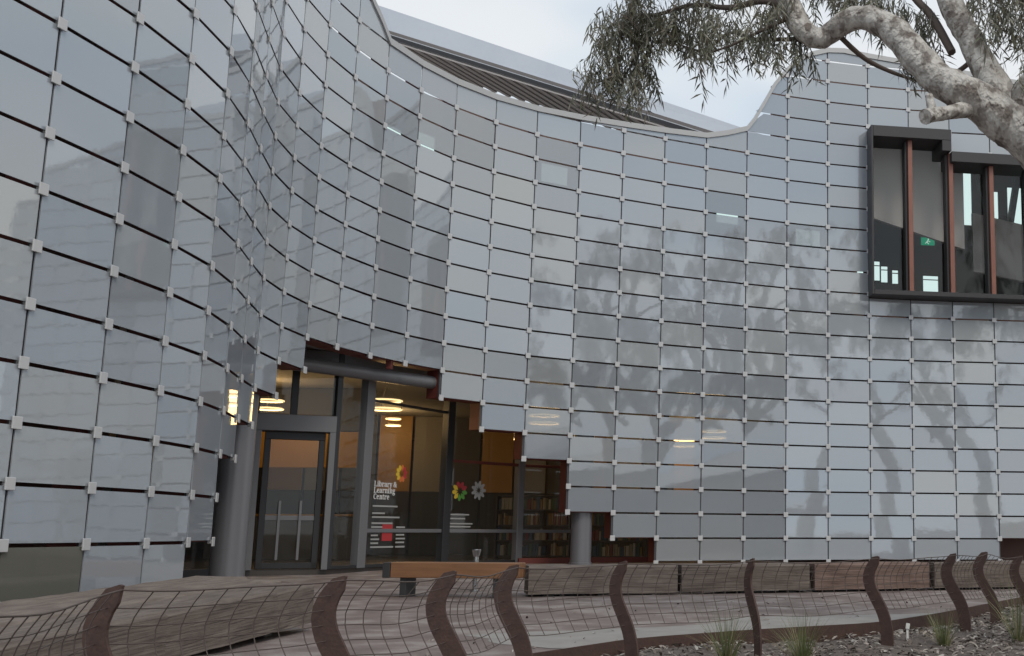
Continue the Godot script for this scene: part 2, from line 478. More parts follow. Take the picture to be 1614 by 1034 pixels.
func build_screen() -> void:
	var unit := BoxMesh.new()
	var list := []
	var nodes := {}
	for i in range(-2, 39):
		var a := col(i)
		var b := col(i + 1)
		var t := (b - a).normalized()
		var n := Vector3(-t.z, 0, t.x)
		var w := a.distance_to(b) - 0.028
		for k in range(-3, 22):
			var lo := maxf(k, foot_k(i))
			if lo >= k + 0.9 or in_box(i, k):
				continue
			var ups := []
			var most := -99.0
			var cut := false
			for q in 6:
				var u := minf(k + 1.0, top_k(i + q / 5.0) - 0.1)
				if k == 9 and i >= 22 and i <= 27:
					u = minf(u, 9.84)
				cut = cut or u < k + 0.999
				most = maxf(most, u)
				ups.append(u)
			if most < lo + 0.12:
				continue
			for c in [i, i + 1]:
				for r in [k, k + 1]:
					if r >= lo - 0.3 and r < top_k(c) - 0.25:
						nodes[Vector2i(c, r)] = true
			var cen := (a + b) / 2.0 + Vector3.UP * (ky(lo) + ky(most)) / 2.0
			var pick := rng.randi_range(0, 5)
			if i >= 7 and i <= 19 and k <= 5:
				pick += 6
			if i == 0 and k == -2:
				pick = 13
			if Vector2i(i, k) in [Vector2i(11, 13), Vector2i(11, 14), Vector2i(12, 13), Vector2i(12, 14), Vector2i(14, 13), Vector2i(14, 14), Vector2i(18, 12), Vector2i(18, 13), Vector2i(20, 12), Vector2i(10, 13)]:
				pick = 12
			var tilt := Basis(t, rng.randfn(0.0, 0.005)) * Basis(Vector3.UP, rng.randfn(0.0, 0.005))
			var item := {"size": seen(cen, n) * w * (most - lo), "mat": M.glass[pick], "basis": tilt * Basis(t, Vector3.UP, n), "at": cen}
			if cut:
				var st := new_st()
				for q in 5:
					var x0 := (q / 5.0 - 0.5) * w
					var x1 := ((q + 1) / 5.0 - 0.5) * w
					var y0 := ky(lo) + 0.018 - cen.y
					var u0: float = maxf(ky(ups[q]) - 0.018 - cen.y, y0 + 0.001)
					var u1: float = maxf(ky(ups[q + 1]) - 0.018 - cen.y, y0 + 0.001)
					var z := 0.006
					if u0 < y0 + 0.002 or u1 < y0 + 0.002:
						if maxf(u0, u1) < y0 + 0.12:
							continue
					var mid := Vector3((x0 + x1) / 2, (y0 + (u0 + u1) / 2) / 2, 0)
					quad(st, Vector3(x0, y0, z), Vector3(x1, y0, z), Vector3(x1, u1, z), Vector3(x0, u0, z), mid)
					quad(st, Vector3(x0, y0, -z), Vector3(x1, y0, -z), Vector3(x1, u1, -z), Vector3(x0, u0, -z), mid)
					quad(st, Vector3(x0, y0, -z), Vector3(x1, y0, -z), Vector3(x1, y0, z), Vector3(x0, y0, z), mid)
					quad(st, Vector3(x0, u0, -z), Vector3(x1, u1, -z), Vector3(x1, u1, z), Vector3(x0, u0, z), mid)
				st.index()
				item.mesh = st.commit()
				if item.mesh.get_surface_count() == 0:
					continue
			else:
				item.mesh = unit
				item.basis = item.basis * Basis.from_scale(Vector3(w, ky(k + 1) - ky(lo) - 0.036, 0.012))
			list.append(item)
	list.sort_custom(func(p, q): return p.size > q.size)
	var rest := []
	for m in 14:
		rest.append(new_st())
	for j in list.size():
		var it: Dictionary = list[j]
		if j < 300:
			put(B, "glass_panel", it.mesh, it.mat, Transform3D(it.basis, it.at))
		else:
			rest[M.glass.find(it.mat)].append_from(it.mesh, 0, Transform3D(it.basis, it.at))
	var others := ArrayMesh.new()
	for m in 14:
		var before := others.get_surface_count()
		rest[m].commit(others)
		if others.get_surface_count() > before:
			others.surface_set_material(before, M.glass[m])
	var o := MeshInstance3D.new()
	o.name = "remaining_glass_panels"
	o.mesh = others
	B.add_child(o, true)
	o.global_transform = Transform3D()
	o.set_meta("kind", "stuff")
	# square patch fittings at the corners of the panels
	var plate := bevel_box(Vector3(0.11, 0.11, 0.016), 0.004)
	var neck := bevel_box(Vector3(0.045, 0.045, 0.05), 0.004)
	var spots := []
	for key in nodes:
		var n := out_at(key.x)
		var t := Vector3(n.z, 0, -n.x)
		var p := col(key.x) + Vector3.UP * ky(key.y) + n * 0.026
		spots.append({"size": seen(p, n), "xf": Transform3D(Basis(t, Vector3.UP, n), p)})
	spots.sort_custom(func(p, q): return p.size > q.size)
	var joined := new_st()
	var fit := new_st()
	fit.append_from(plate, 0, Transform3D())
	fit.append_from(neck, 0, Transform3D(Basis(), Vector3(0, 0, -0.036)))
	var fitting := fit.commit()
	for j in spots.size():
		if j < 300:
			put(B, "patch_fitting", fitting, M.clip, spots[j].xf)
		else:
			joined.append_from(fitting, 0, spots[j].xf)
	var f := put(B, "remaining_patch_fittings", joined.commit(), M.clip)
	f.set_meta("kind", "stuff")
	print("panels ", list.size(), " fittings ", spots.size())
	# posts, red steel fins and sill plates behind the glass
	for i in range(-2, 40):
		var lo := minf(foot_k(mini(i, 38)), foot_k(maxi(i - 1, -2)))
		var hi := top_k(i) - 0.1
		var n := out_at(i)
		var t := Vector3(n.z, 0, -n.x)
		var spans := [[lo, hi]]
		if i >= 23 and i <= 27:
			spans = [[lo, 9.85], [17.85 if i <= 24 else 16.85, hi]]
		for sp in spans:
			var c := col(i) + Vector3.UP * (ky(sp[0]) + ky(sp[1])) / 2.0
			var len: float = (sp[1] - sp[0]) * H
			put(B, "mullion", bevel_box(Vector3(0.042, len, 0.04), 0.004), M.mullion, Transform3D(Basis(t, Vector3.UP, n), c - n * 0.034))
			put(B, "steel_fin", bevel_box(Vector3(0.02, len, 0.3), 0.003), M.red, Transform3D(Basis(t, Vector3.UP, n), c - n * 0.21))
	for i in range(3, 28):
		if foot_k(i) < -1.5:
			continue
		var a := col(i)
		var b := col(i + 1)
		var t := (b - a).normalized()
		var n := Vector3(-t.z, 0, t.x)
		put(B, "sill_plate", bevel_box(Vector3(a.distance_to(b) - 0.03, 0.02, 0.3), 0.003), M.red, Transform3D(Basis(t, Vector3.UP, n), (a + b) / 2.0 - n * 0.21 + Vector3.UP * (ky(foot_k(i)) + 0.012)))
	# coping along the wavy top
	var st := new_st()
	var s := -2.0
	while s < 38.95:
		var e := minf(s + 0.1, 39.0)
		var p := []
		for x in [s, e]:
			var n := out_at(int(round(x)))
			var c := col_at(x) + Vector3.UP * ky(top_k(x))
			for o2 in [[-0.1, -0.1], [0.04, -0.1], [0.04, 0.02], [-0.1, 0.02]]:
				p.append(c + n * o2[0] + Vector3.UP * o2[1])
		hexa(st, p)
		s = e
	put(B, "coping", st.commit(), M.coping)
	# weather wall behind the screen
	st = new_st()
	for i in range(-2, 39):
		var hi := minf(top_k(i), top_k(i + 1)) - 0.22
		var spans := [[0.0 if i < 3 or i >= 20 else 3.75, ky(hi)]]
		if i >= 22 and i <= 27:
			spans = [[0.0, 6.1], [10.3, ky(hi)]]
		for sp in spans:
			var p := []
			for x in [i, i + 1]:
				var n := out_at(x)
				for o3 in [[-0.9, sp[0]], [-1.05, sp[0]], [-1.05, sp[1]], [-0.9, sp[1]]]:
					p.append(col(x) + n * o3[0] + Vector3.UP * (o3[1] - 0.3 if o3[1] == 0.0 else o3[1]))
			hexa(st, p)
	put(B, "weather_wall", st.commit(), M.inner)
	for wnd in [[11.27, 13.64, 0.38, 0.34], [12.06, 13.88, 0.42, 0.36], [14.84, 14.04, 0.62, 0.40], [18.89, 13.31, 0.55, 0.22], [20.82, 12.84, 0.62, 0.38]]:  # unlit windows: emissive panes imitate daylight showing from behind the screen
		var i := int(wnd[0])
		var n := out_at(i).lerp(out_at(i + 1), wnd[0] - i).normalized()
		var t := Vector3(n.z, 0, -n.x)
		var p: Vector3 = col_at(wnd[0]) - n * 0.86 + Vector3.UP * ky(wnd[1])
		var fr := put(B, "daylight_glow_window", bevel_box(Vector3(wnd[2] + 0.06, wnd[3] + 0.06, 0.05), 0.004), M.frame, Transform3D(Basis(t, Vector3.UP, n), p))
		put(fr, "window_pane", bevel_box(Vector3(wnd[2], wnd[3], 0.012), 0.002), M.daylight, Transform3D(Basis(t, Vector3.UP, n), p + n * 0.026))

func slab(points: PackedVector2Array, y: float, thick: float) -> Mesh:   # x and distance
	var st := new_st()
	var ids := Geometry2D.triangulate_polygon(points)
	var mid := Vector3(0, y - thick / 2, 0)
	for k in range(0, ids.size(), 3):
		var p := []
		for e in 3:
			p.append(Vector3(points[ids[k + e]].x, y, -points[ids[k + e]].y))
		tri(st, p[0], p[1], p[2], Vector3(p[0].x, y - 9, p[0].z))
		var dn := Vector3.DOWN * thick
		tri(st, p[0] + dn, p[1] + dn, p[2] + dn, Vector3(p[0].x, y + 9, p[0].z))
	for k in points.size():
		var a := points[k]
		var b := points[(k + 1) % points.size()]
		quad(st, Vector3(a.x, y, -a.y), Vector3(b.x, y, -b.y), Vector3(b.x, y - thick, -b.y), Vector3(a.x, y - thick, -a.y))
	return st.commit()

var GLAZE: Array[Vector2] = [Vector2(-8.6, 12.6), Vector2(-9.35, 16.6), Vector2(-9.1, 20.0), Vector2(-7.93, 20.6), Vector2(-7.72, 21.5), Vector2(-6.92, 23.9), Vector2(-5.83, 25.6), Vector2(-4.55, 26.9), Vector2(-2.95, 27.8), Vector2(0.3, 28.75)]

func upright(a: Vector2, b: Vector2) -> Basis:
	var t := Vector3(b.x - a.x, 0, -(b.y - a.y)).normalized()
	return Basis(t, Vector3.UP, Vector3(-t.z, 0, t.x))

func wall_between(called: String, a: Vector2, b: Vector2, y0: float, y1: float, thick: float, m: Material, parent: Node3D = null) -> MeshInstance3D:
	var c := (a + b) / 2.0
	return put(parent if parent else B, called, bevel_box(Vector3(a.distance_to(b), y1 - y0, thick), minf(0.006, thick / 4)), m, Transform3D(upright(a, b), Vector3(c.x, (y0 + y1) / 2.0, -c.y)))

func post_at(called: String, p: Vector2, y0: float, y1: float, w: float, d: float, basis: Basis, m: Material, parent: Node3D = null) -> MeshInstance3D:
	return put(parent if parent else B, called, bevel_box(Vector3(w, y1 - y0, d), 0.006), m, Transform3D(basis, Vector3(p.x, (y0 + y1) / 2.0, -p.y)))

func words(parent: Node3D, s: String, size: float, m: Material, basis: Basis, at: Vector3, serif := false) -> MeshInstance3D:
	var t := TextMesh.new()
	var f := SystemFont.new()
	f.font_names = PackedStringArray(["Droid Serif" if serif else "Droid Sans"])
	f.font_weight = 700
	t.font = f
	t.text = s
	t.font_size = 32
	t.pixel_size = size / 32.0
	t.depth = 0.003
	t.horizontal_alignment = HORIZONTAL_ALIGNMENT_LEFT
	return put(parent, "lettering", t, m, Transform3D(basis, at))

func petal(c: Vector3, bs: Basis, ang: float, r0: float, r1: float, w: float) -> Mesh:
	var st := new_st()
	var d := bs * Vector3(cos(ang), sin(ang), 0)
	var s := bs * Vector3(-sin(ang), cos(ang), 0)
	var z := bs.z * 0.003
	var ring := [c + d * r0, c + d * lerpf(r0, r1, 0.5) + s * w, c + d * r1 * 0.95 + s * w * 0.5, c + d * r1, c + d * r1 * 0.95 - s * w * 0.5, c + d * lerpf(r0, r1, 0.5) - s * w]
	for k in range(1, 5):
		tri(st, ring[0] + z, ring[k] + z, ring[k + 1] + z, c - bs.z)
	return st.commit()

func build_hall() -> void:
	# floor, ceiling and walls of the entrance hall
	var area := PackedVector2Array()
	for i in range(3, 19):
		var p := col(i) - out_at(i) * 0.5
		area.append(Vector2(p.x, -p.z))
	area.append_array([Vector2(2.0, 28.6), Vector2(2.0, 41), Vector2(-20, 41), Vector2(-20, 12.5), Vector2(-8.4, 12.5)])
	put(B, "ceiling", slab(area, 3.95, 0.2), M.ceiling)
	var fl := PackedVector2Array()
	for p in GLAZE:
		fl.append(p)
	fl.append_array([Vector2(2.0, 29.2), Vector2(2.0, 41), Vector2(-20, 41), Vector2(-20, 12.6)])
	put(B, "hall_floor", slab(fl, 0.012, 0.3), M.hall_floor)
	wall_between("back_wall", Vector2(-20, 40.9), Vector2(2.0, 40.9), 0.0, 3.75, 0.15, M.grey_wall)
	wall_between("side_wall", Vector2(-19.9, 12.5), Vector2(-19.9, 40.8), 0.0, 3.75, 0.15, M.grey_wall)
	wall_between("side_wall", Vector2(1.9, 28.9), Vector2(1.9, 40.8), 0.0, 3.75, 0.15, M.grey_wall)
	wall_between("side_wall", Vector2(-19.8, 12.6), Vector2(-8.7, 12.6), -0.2, 3.75, 0.15, M.grey_wall)
	wall_between("bulkhead", Vector2(-16.0, 26.0), Vector2(-9.2, 26.0), 2.0, 2.78, 0.12, M.amber)
	wall_between("bulkhead", Vector2(-16.0, 26.0), Vector2(-9.2, 26.0), 2.8, 3.74, 0.12, M.grey_wall)
	for j in 14:                       # upright panels of honey timber and pale plaster behind the desk
		var x := -14.6 + j * 0.86
		var a := Vector2(x, 31.0 + j * 0.28)
		var b := Vector2(x + 0.8, 31.0 + j * 0.28 + 0.26)
		wall_between("wall_panel", a, b, 1.7, 3.74, 0.08, [M.grey_wall, M.amber, M.pale_wall, M.grey_wall, M.amber, M.pale_wall][j % 6])
		wall_between("lower_panel", a, b, 0.02, 1.69, 0.08, M.dark)
	# upper rear shell, so that daylight comes in through openings only
	wall_between("rear_wall", Vector2(-20, 41.1), Vector2(19.0, 41.1), -0.1, 9.0, 0.2, M.grey_wall)
	wall_between("outer_wall", Vector2(-20.1, 8.0), Vector2(-20.1, 41.0), -0.1, 9.0, 0.2, M.grey_wall)
	wall_between("outer_wall", Vector2(19.0, 31.0), Vector2(19.0, 41.0), -0.1, 9.0, 0.2, M.grey_wall)
	var roof := PackedVector2Array()
	for i in range(-2, 23):
		var p := col(i) - out_at(i) * 1.08
		roof.append(Vector2(p.x, -p.z))
	roof.append_array([Vector2(1.4, 41), Vector2(-20, 41), Vector2(-20, 8.0)])
	put(B, "flat_roof", slab(roof, 8.9, 0.15), M.concrete)
	var right_roof := PackedVector2Array()
	for i in range(28, 40):
		var p := col(i) - out_at(i) * 1.08
		right_roof.append(Vector2(p.x, -p.z))
	right_roof.append_array([Vector2(19.0, 41), Vector2(8.6, 41)])
	put(B, "flat_roof", slab(right_roof, 8.9, 0.15), M.concrete)
	# glazed front
	for i in GLAZE.size() - 1:
		var a := GLAZE[i]
		var b := GLAZE[i + 1]
		var bs := upright(a, b)
		if i == 2:
			continue
		var g := wall_between("glazing", a, b, 0.05, 3.7, 0.012, M.pane)
		if i == 4:                     # opening hours and the library's name on the glass
			var o := Vector3(a.x, 0, -a.y) + bs.x * 0.3 + bs.z * 0.012
			words(g, "Library &", 0.135, M.vinyl, bs, o + Vector3(0, 1.50, 0), true)
			words(g, "Learning", 0.135, M.vinyl, bs, o + Vector3(0, 1.385, 0), true)
			words(g, "Centre", 0.135, M.vinyl, bs, o + Vector3(0, 1.27, 0), true)
			for q in [[1.1, 0.0, 0.72], [0.97, 0.0, 0.36], [0.9, 0.0, 0.8], [0.79, 0.0, 0.6], [0.72, 0.0, 0.58], [0.64, 0.0, 0.26], [0.57, 0.0, 0.2], [0.5, 0.0, 0.24], [0.43, 0.0, 0.22], [0.36, 0.0, 0.66], [0.72, 0.72, 0.26], [0.65, 0.72, 0.28], [0.58, 0.72, 0.25], [0.51, 0.72, 0.28], [0.44, 0.72, 0.26], [0.36, 0.72, 0.28]]:
				put(g, "print_line", bevel_box(Vector3(q[2], 0.03, 0.003), 0.0008), M.vinyl_dim, Transform3D(bs, o + bs.x * (q[1] + q[2] / 2) + Vector3(0, q[0], 0)))
			put(g, "red_notice", bevel_box(Vector3(0.3, 0.3, 0.004), 0.001), M.vinyl_red, Transform3D(bs, o + bs.x * 0.46 + Vector3(0, 0.62, 0)))
			var c := o + bs.x * 0.78 + Vector3(0, 1.72, 0)
			for q in 10:
				put(g, "petal", petal(c, bs, TAU * q / 10.0 + 0.15, 0.05, 0.17, 0.045), M.vinyl_yellow if q in [3, 4, 5, 6] else (M.vinyl_red if q in [0, 1, 9] else M.vinyl_orange))
		if i == 5:
			var o := Vector3(a.x, 0, -a.y) + bs.x * 0.14 + bs.z * 0.012
			for q in [[0.98, 0.0, 0.5], [0.9, 0.0, 0.4], [0.8, 0.0, 0.6], [0.74, 0.0, 0.55]]:
				put(g, "print_line", bevel_box(Vector3(q[2], 0.028, 0.003), 0.0008), M.vinyl_dim, Transform3D(bs, o + bs.x * (q[1] + q[2] / 2) + Vector3(0, q[0], 0)))
			var c := o + bs.x * 0.22 + Vector3(0, 1.45, 0)
			for q in 9:
				put(g, "petal", petal(c, bs, TAU * q / 9.0 + 0.5, 0.05, 0.2, 0.05), [M.vinyl_red, M.vinyl_yellow, M.vinyl_green][q / 3])
			for q in 9:
				put(g, "petal", petal(o + bs.x * 0.72 + Vector3(0, 1.48, 0), bs, TAU * q / 9.0, 0.03, 0.2, 0.045), M.vinyl_dim)
		# transoms
		if i >= 4 and i <= 6:
			wall_between("transom", a, b, 0.62, 0.69, 0.06, M.frame)
			wall_between("transom", a, b, 2.02 if i > 4 else 2.98, 2.08 if i > 4 else 3.03, 0.06, M.red if i > 4 else M.frame_dark)
		wall_between("sill", a, b, 0.0 if i > 1 else -0.2, 0.06, 0.1, M.frame_dark)
		wall_between("head_beam", a, b, 3.55, 3.74, 0.14, M.frame)
	for i in range(1, GLAZE.size()):
		var wide: float = {4: 0.22, 5: 0.2, 6: 0.16}.get(i, 0.1)
		var bs := upright(GLAZE[i - 1], GLAZE[mini(i + 1, GLAZE.size() - 1)])
		post_at("glazing_post", GLAZE[i], 0.0, 3.72, wide, 0.16, bs, M.frame if i in [4, 6] else M.frame_dark)
	# portal with the sliding door
	var da := GLAZE[2]
	var db := GLAZE[3]
	var dt := (db - da).normalized()
	var bs2 := upright(da, db)
	var fr := wall_between("door_portal", da, db, 2.32, 2.6, 0.3, M.frame)
	post_at("jamb", da + dt * 0.07, 0.0, 2.32, 0.14, 0.3, bs2, M.frame, fr)
	post_at("jamb", db - dt * 0.05, 0.0, 2.32, 0.1, 0.3, bs2, M.frame, fr)
	wall_between("transom_pane", da, db, 2.62, 3.55, 0.012, M.pane)
	post_at("transom_post", da + dt * 0.62, 2.6, 3.55, 0.12, 0.1, bs2, M.frame_dark)
	wall_between("head_beam", da, db, 3.55, 3.74, 0.14, M.frame)
	var a2 := da + dt * 0.2
	var b2 := db - dt * 0.15
	var leaf := wall_between("sliding_door", a2, b2, 2.18, 2.31, 0.06, M.frame_dark)
	post_at("stile", a2 + dt * 0.05, 0.03, 2.18, 0.1, 0.06, bs2, M.frame_dark, leaf)
	post_at("stile", b2 - dt * 0.05, 0.03, 2.18, 0.1, 0.06, bs2, M.frame_dark, leaf)
	wall_between("bottom_rail", a2, b2, 0.02, 0.12, 0.06, M.frame_dark, leaf)
	wall_between("door_pane", a2 + dt * 0.1, b2 - dt * 0.1, 0.12, 2.18, 0.012, M.pane, leaf)
	wall_between("push_rail", a2 + dt * 0.08, b2 - dt * 0.08, 0.82, 0.9, 0.04, M.frame, leaf)
	for x in [0.32, 0.66]:
		post_at("pull_handle", a2.lerp(b2, x) - Vector2(-dt.y, dt.x) * 0.06, 0.16, 1.15, 0.045, 0.03, bs2, M.frame, leaf)
	# round columns and the pipe beam under the screen
	for c in [Vector3(-7.98, 0.235, -17.1), Vector3(-4.36, 0.215, -24.95)]:
		var y0 := gy(-c.z) - 0.02
		put(B, "round_column", lathe([Vector2(0, y0), Vector2(c.y + 0.02, y0), Vector2(c.y + 0.02, y0 + 0.06), Vector2(c.y, y0 + 0.065), Vector2(c.y, 3.74)], 32), M.column, Transform3D(Basis(), Vector3(c.x, 0, c.z)))
	var st := new_st()
	tube(st, [Vector3(-9.6, 3.42, -18.4), Vector3(-8.2, 3.42, -19.9), Vector3(-7.0, 3.42, -21.95), Vector3(-6.45, 3.42, -22.9)], [0.12, 0.12, 0.12, 0.12], 16)
	put(B, "pipe_beam", st.commit(), M.frame)
	for x in [Vector2(-8.6, 18.9), Vector2(-7.2, 21.0)]:
		post_at("beam_hanger", x, 3.5, 3.76, 0.1, 0.1, Basis(), M.red)
	# a low red steel base rail in front of the glazing on the right
	wall_between("base_rail", Vector2(-5.7, 25.2), Vector2(-2.95, 27.1), -0.03, 0.1, 0.08, M.red)

func build_window_box() -> void:
	var o := col(22)
	var t := (col(26) - col(22)).normalized()
	var n := Vector3(-t.z, 0, t.x)
	var bs := Basis(t, Vector3.UP, n)
	var box := put(B, "window_box", bevel_box(Vector3(0.05, 4.14, 0.95), 0.006), M.box_steel, Transform3D(bs, o + n * -0.02 + Vector3.UP * 8.23))
	var at := func(s: float, y: float, z: float) -> Vector3: return o + t * s + n * z + Vector3.UP * y
	var part := func(called: String, s0: float, s1: float, y0: float, y1: float, z0: float, z1: float, m: Material) -> MeshInstance3D:
		return put(box, called, bevel_box(Vector3(s1 - s0, y1 - y0, z1 - z0), 0.006), m, Transform3D(bs, at.call((s0 + s1) / 2, (y0 + y1) / 2, (z0 + z1) / 2)))
	part.call("top_plate", 0.027, 1.97, 10.03, 10.3, -0.45, 0.452, M.box_steel)
	part.call("step_plate", 1.74, 1.97, 9.76, 10.028, -0.45, 0.45, M.box_steel)
	part.call("top_plate", 1.973, 6.1, 9.5, 9.757, -0.45, 0.452, M.box_steel)
	part.call("bottom_plate", 0.027, 6.1, 6.16, 6.27, -0.45, 0.452, M.box_steel)
	for i in 6:
		var s := 0.98 + i * 1.02
		var hi := 10.028 if i == 0 else (9.758 if i == 1 else 9.498)
		part.call("copper_fin", s - 0.055, s + 0.055, 6.272, hi, 0.06, 0.28, M.copper)
		part.call("dark_post", s - 0.115, s - 0.058, 6.272, hi, -0.06, 0.2, M.box_steel)
	part.call("end_plate", 6.1, 6.15, 6.16, 9.757, -0.45, 0.452, M.box_steel)
	var edges := [0.03, 0.84, 1.86, 2.88, 3.9, 4.92, 5.9]
	for i in 6:
		part.call("window_pane", edges[i] + 0.02, edges[i + 1] - 0.02, 6.28, 10.02 if i < 2 else 9.49, -0.012, 0.0, M.pane)
	# the room behind it
	var room := func(called: String, s0: float, s1: float, y0: float, y1: float, z0: float, z1: float, m: Material) -> MeshInstance3D:
		return put(B, called, bevel_box(Vector3(s1 - s0, y1 - y0, z1 - z0), 0.006), m, Transform3D(bs, at.call((s0 + s1) / 2, (y0 + y1) / 2, (z0 + z1) / 2)))
	room.call("room_floor", -0.8, 8.0, 5.9, 6.1, -8.6, -0.95, M.room)
	room.call("room_ceiling", -0.8, 8.0, 10.75, 10.9, -8.6, -0.95, M.ceiling)
	room.call("room_wall", -0.8, -0.6, 6.1, 10.75, -8.6, -0.95, M.room)
	room.call("room_wall", 7.9, 8.1, 6.1, 10.75, -8.6, -0.95, M.room)
	room.call("room_back_wall", -0.6, 7.9, 6.1, 10.75, -8.6, -8.4, M.room)
	# pale bulkhead that comes down at a slant
	var st := new_st()
	var z0 := -0.62
	hexa(st, [at.call(0.03, 8.36, z0), at.call(2.6, 7.6, z0), at.call(2.6, 10.25, z0), at.call(0.03, 10.25, z0), at.call(0.03, 8.36, z0 - 0.12), at.call(2.6, 7.6, z0 - 0.12), at.call(2.6, 10.25, z0 - 0.12), at.call(0.03, 10.25, z0 - 0.12)])
	put(B, "slanted_bulkhead", st.commit(), M.bulkhead)
	st = new_st()
	hexa(st, [at.call(3.35, 7.42, -2.2), at.call(6.6, 6.9, -2.2), at.call(6.6, 8.4, -2.2), at.call(3.35, 9.0, -2.2), at.call(3.35, 7.42, -2.3), at.call(6.6, 6.9, -2.3), at.call(6.6, 8.4, -2.3), at.call(3.35, 9.0, -2.3)])
	put(B, "slanted_bulkhead", st.commit(), M.bulkhead)
	for w in [[0.55, 0.3, 9.0, 0.55], [1.5, 0.14, 8.88, 0.4], [2.0, 0.8, 8.72, 0.6], [2.55, 0.2, 8.62, 0.5], [2.9, 0.18, 8.55, 0.42], [4.05, 0.48, 8.35, 0.55], [4.75, 0.12, 8.3, 0.5]]:  # no opening or lamp behind these; pane emission stands in for the sky
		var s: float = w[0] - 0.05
		var f: MeshInstance3D = room.call("daylight_glow_window", s - w[1] / 2 - 0.04, s + w[1] / 2 + 0.04, w[2] - w[3] / 2 - 0.04, w[2] + w[3] / 2 + 0.04, -8.4, -8.36, M.box_steel)
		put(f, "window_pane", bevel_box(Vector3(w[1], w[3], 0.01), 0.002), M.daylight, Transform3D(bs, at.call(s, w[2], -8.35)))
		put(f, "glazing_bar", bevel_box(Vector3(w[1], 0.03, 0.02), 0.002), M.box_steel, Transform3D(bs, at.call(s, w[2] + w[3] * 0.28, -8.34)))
	# tall panes with emission in place of daylight, and raking struts, on the right
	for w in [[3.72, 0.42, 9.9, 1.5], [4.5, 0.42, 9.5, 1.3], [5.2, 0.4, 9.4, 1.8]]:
		var f: MeshInstance3D = room.call("daylight_glow_window", w[0] - w[1] / 2 - 0.04, w[0] + w[1] / 2 + 0.04, w[2] - w[3] / 2 - 0.04, w[2] + w[3] / 2 + 0.04, -4.04, -4.0, M.box_steel)
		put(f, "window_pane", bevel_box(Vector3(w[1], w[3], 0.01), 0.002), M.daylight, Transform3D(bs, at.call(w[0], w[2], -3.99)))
	for w in [[4.3, 8.2, 3.75, 10.7], [4.55, 8.2, 5.0, 10.7], [2.9, 7.0, 3.25, 10.7]]:
		st = new_st()
		bar(st, at.call(w[0], w[1], -3.0), at.call(w[2], w[3], -3.0), 0.16, 0.16, n)
		put(B, "raking_strut", st.commit(), M.dark)
	var sign := thing("exit_sign", "small lit green exit sign with a white figure, hanging in the upper room", "exit sign", Vector3(3.52, 8.02, -30.0), atan2(n.x, n.z))
	put(sign, "sign_board", bevel_box(Vector3(0.36, 0.2, 0.04), 0.005), M.exit, Transform3D(bs, Vector3(3.52, 8.12, -30.0)))
	st = new_st()
	var c := Vector3(3.52, 8.12, -30.0) + n * 0.024
	bar(st, c + Vector3(0.0, 0.02, 0), c + t * -0.03 + Vector3(0, -0.02, 0), 0.03, 0.008, n)
	bar(st, c + t * -0.03 + Vector3(0, -0.02, 0), c + t * 0.02 + Vector3(0, -0.075, 0), 0.022, 0.008, n)
	bar(st, c + t * -0.03 + Vector3(0, -0.02, 0), c + t * -0.075 + Vector3(0, -0.06, 0), 0.022, 0.008, n)
	bar(st, c + Vector3(0, 0.015, 0), c + t * 0.06 + Vector3(0, -0.015, 0), 0.02, 0.008, n)
	bar(st, c + t * 0.004 + Vector3(0, 0.034, 0), c + t * 0.012 + Vector3(0, 0.075, 0), 0.036, 0.008, n)
	put(sign, "running_figure", st.commit(), M.white_sign)
	st = new_st()
	bar(st, Vector3(3.52, 8.22, -30.0), Vector3(3.52, 10.75, -30.0), 0.012, 0.012, n)
	put(sign, "hanger", st.commit(), M.dark)

func build_roof() -> void:
	# a long sloping eave behind the dip in the screen: metal fascia, gutter line and battened soffit
	var a := Vector3(-13.6, 15.35, -30.4)
	var b := Vector3(-0.3, 10.02, -27.9)
	var al := a + Vector3.DOWN * 0.62
	var bl := b + Vector3.DOWN * 0.36
	var back := Vector3(0.36, 0.0, -0.93) * 4.0
	a += Vector3(0.2, 0.36, -0.6)
	b += Vector3(0.2, 0.24, -0.6)
	var st := new_st()
	hexa(st, [al, bl, b, a, al - Vector3(0, 0, 0.06), bl - Vector3(0, 0, 0.06), b - Vector3(0, 0, 0.06), a - Vector3(0, 0, 0.06)])
	var fas := put(B, "roof_fascia", st.commit(), M.roof_metal)
	st = new_st()
	var g0 := al + Vector3(0, 0.0, -0.05)
	var g1 := bl + Vector3(0, 0.0, -0.05)
	bar(st, g0, g1, 0.12, 0.1)
	put(fas, "gutter", st.commit(), M.frame_dark)
	st = new_st()
	bar(st, g0 + Vector3(0, -0.11, 0.02), g1 + Vector3(0, -0.11, 0.02), 0.04, 0.035)
	put(fas, "gutter_rail", st.commit(), M.batten)
	st = new_st()
	var s0 := al + Vector3(0, 0.1, -0.1)
	var s1 := bl + Vector3(0, 0.1, -0.1)
	hexa(st, [s0, s1, s1 + back, s0 + back, s0 + Vector3.UP * 0.1, s1 + Vector3.UP * 0.1, s1 + back + Vector3.UP * 0.1, s0 + back + Vector3.UP * 0.1])
	var sof := put(B, "soffit", st.commit(), M.soffit)
	for k in 30:
		var f := (k + 0.5) / 30.0
		var p := s0.lerp(s1, f) + Vector3(0, -0.018, -0.1)
		st = new_st()
		bar(st, p, p + back * 0.98, 0.1, 0.035)
		put(sof, "soffit_batten", st.commit(), M.batten)

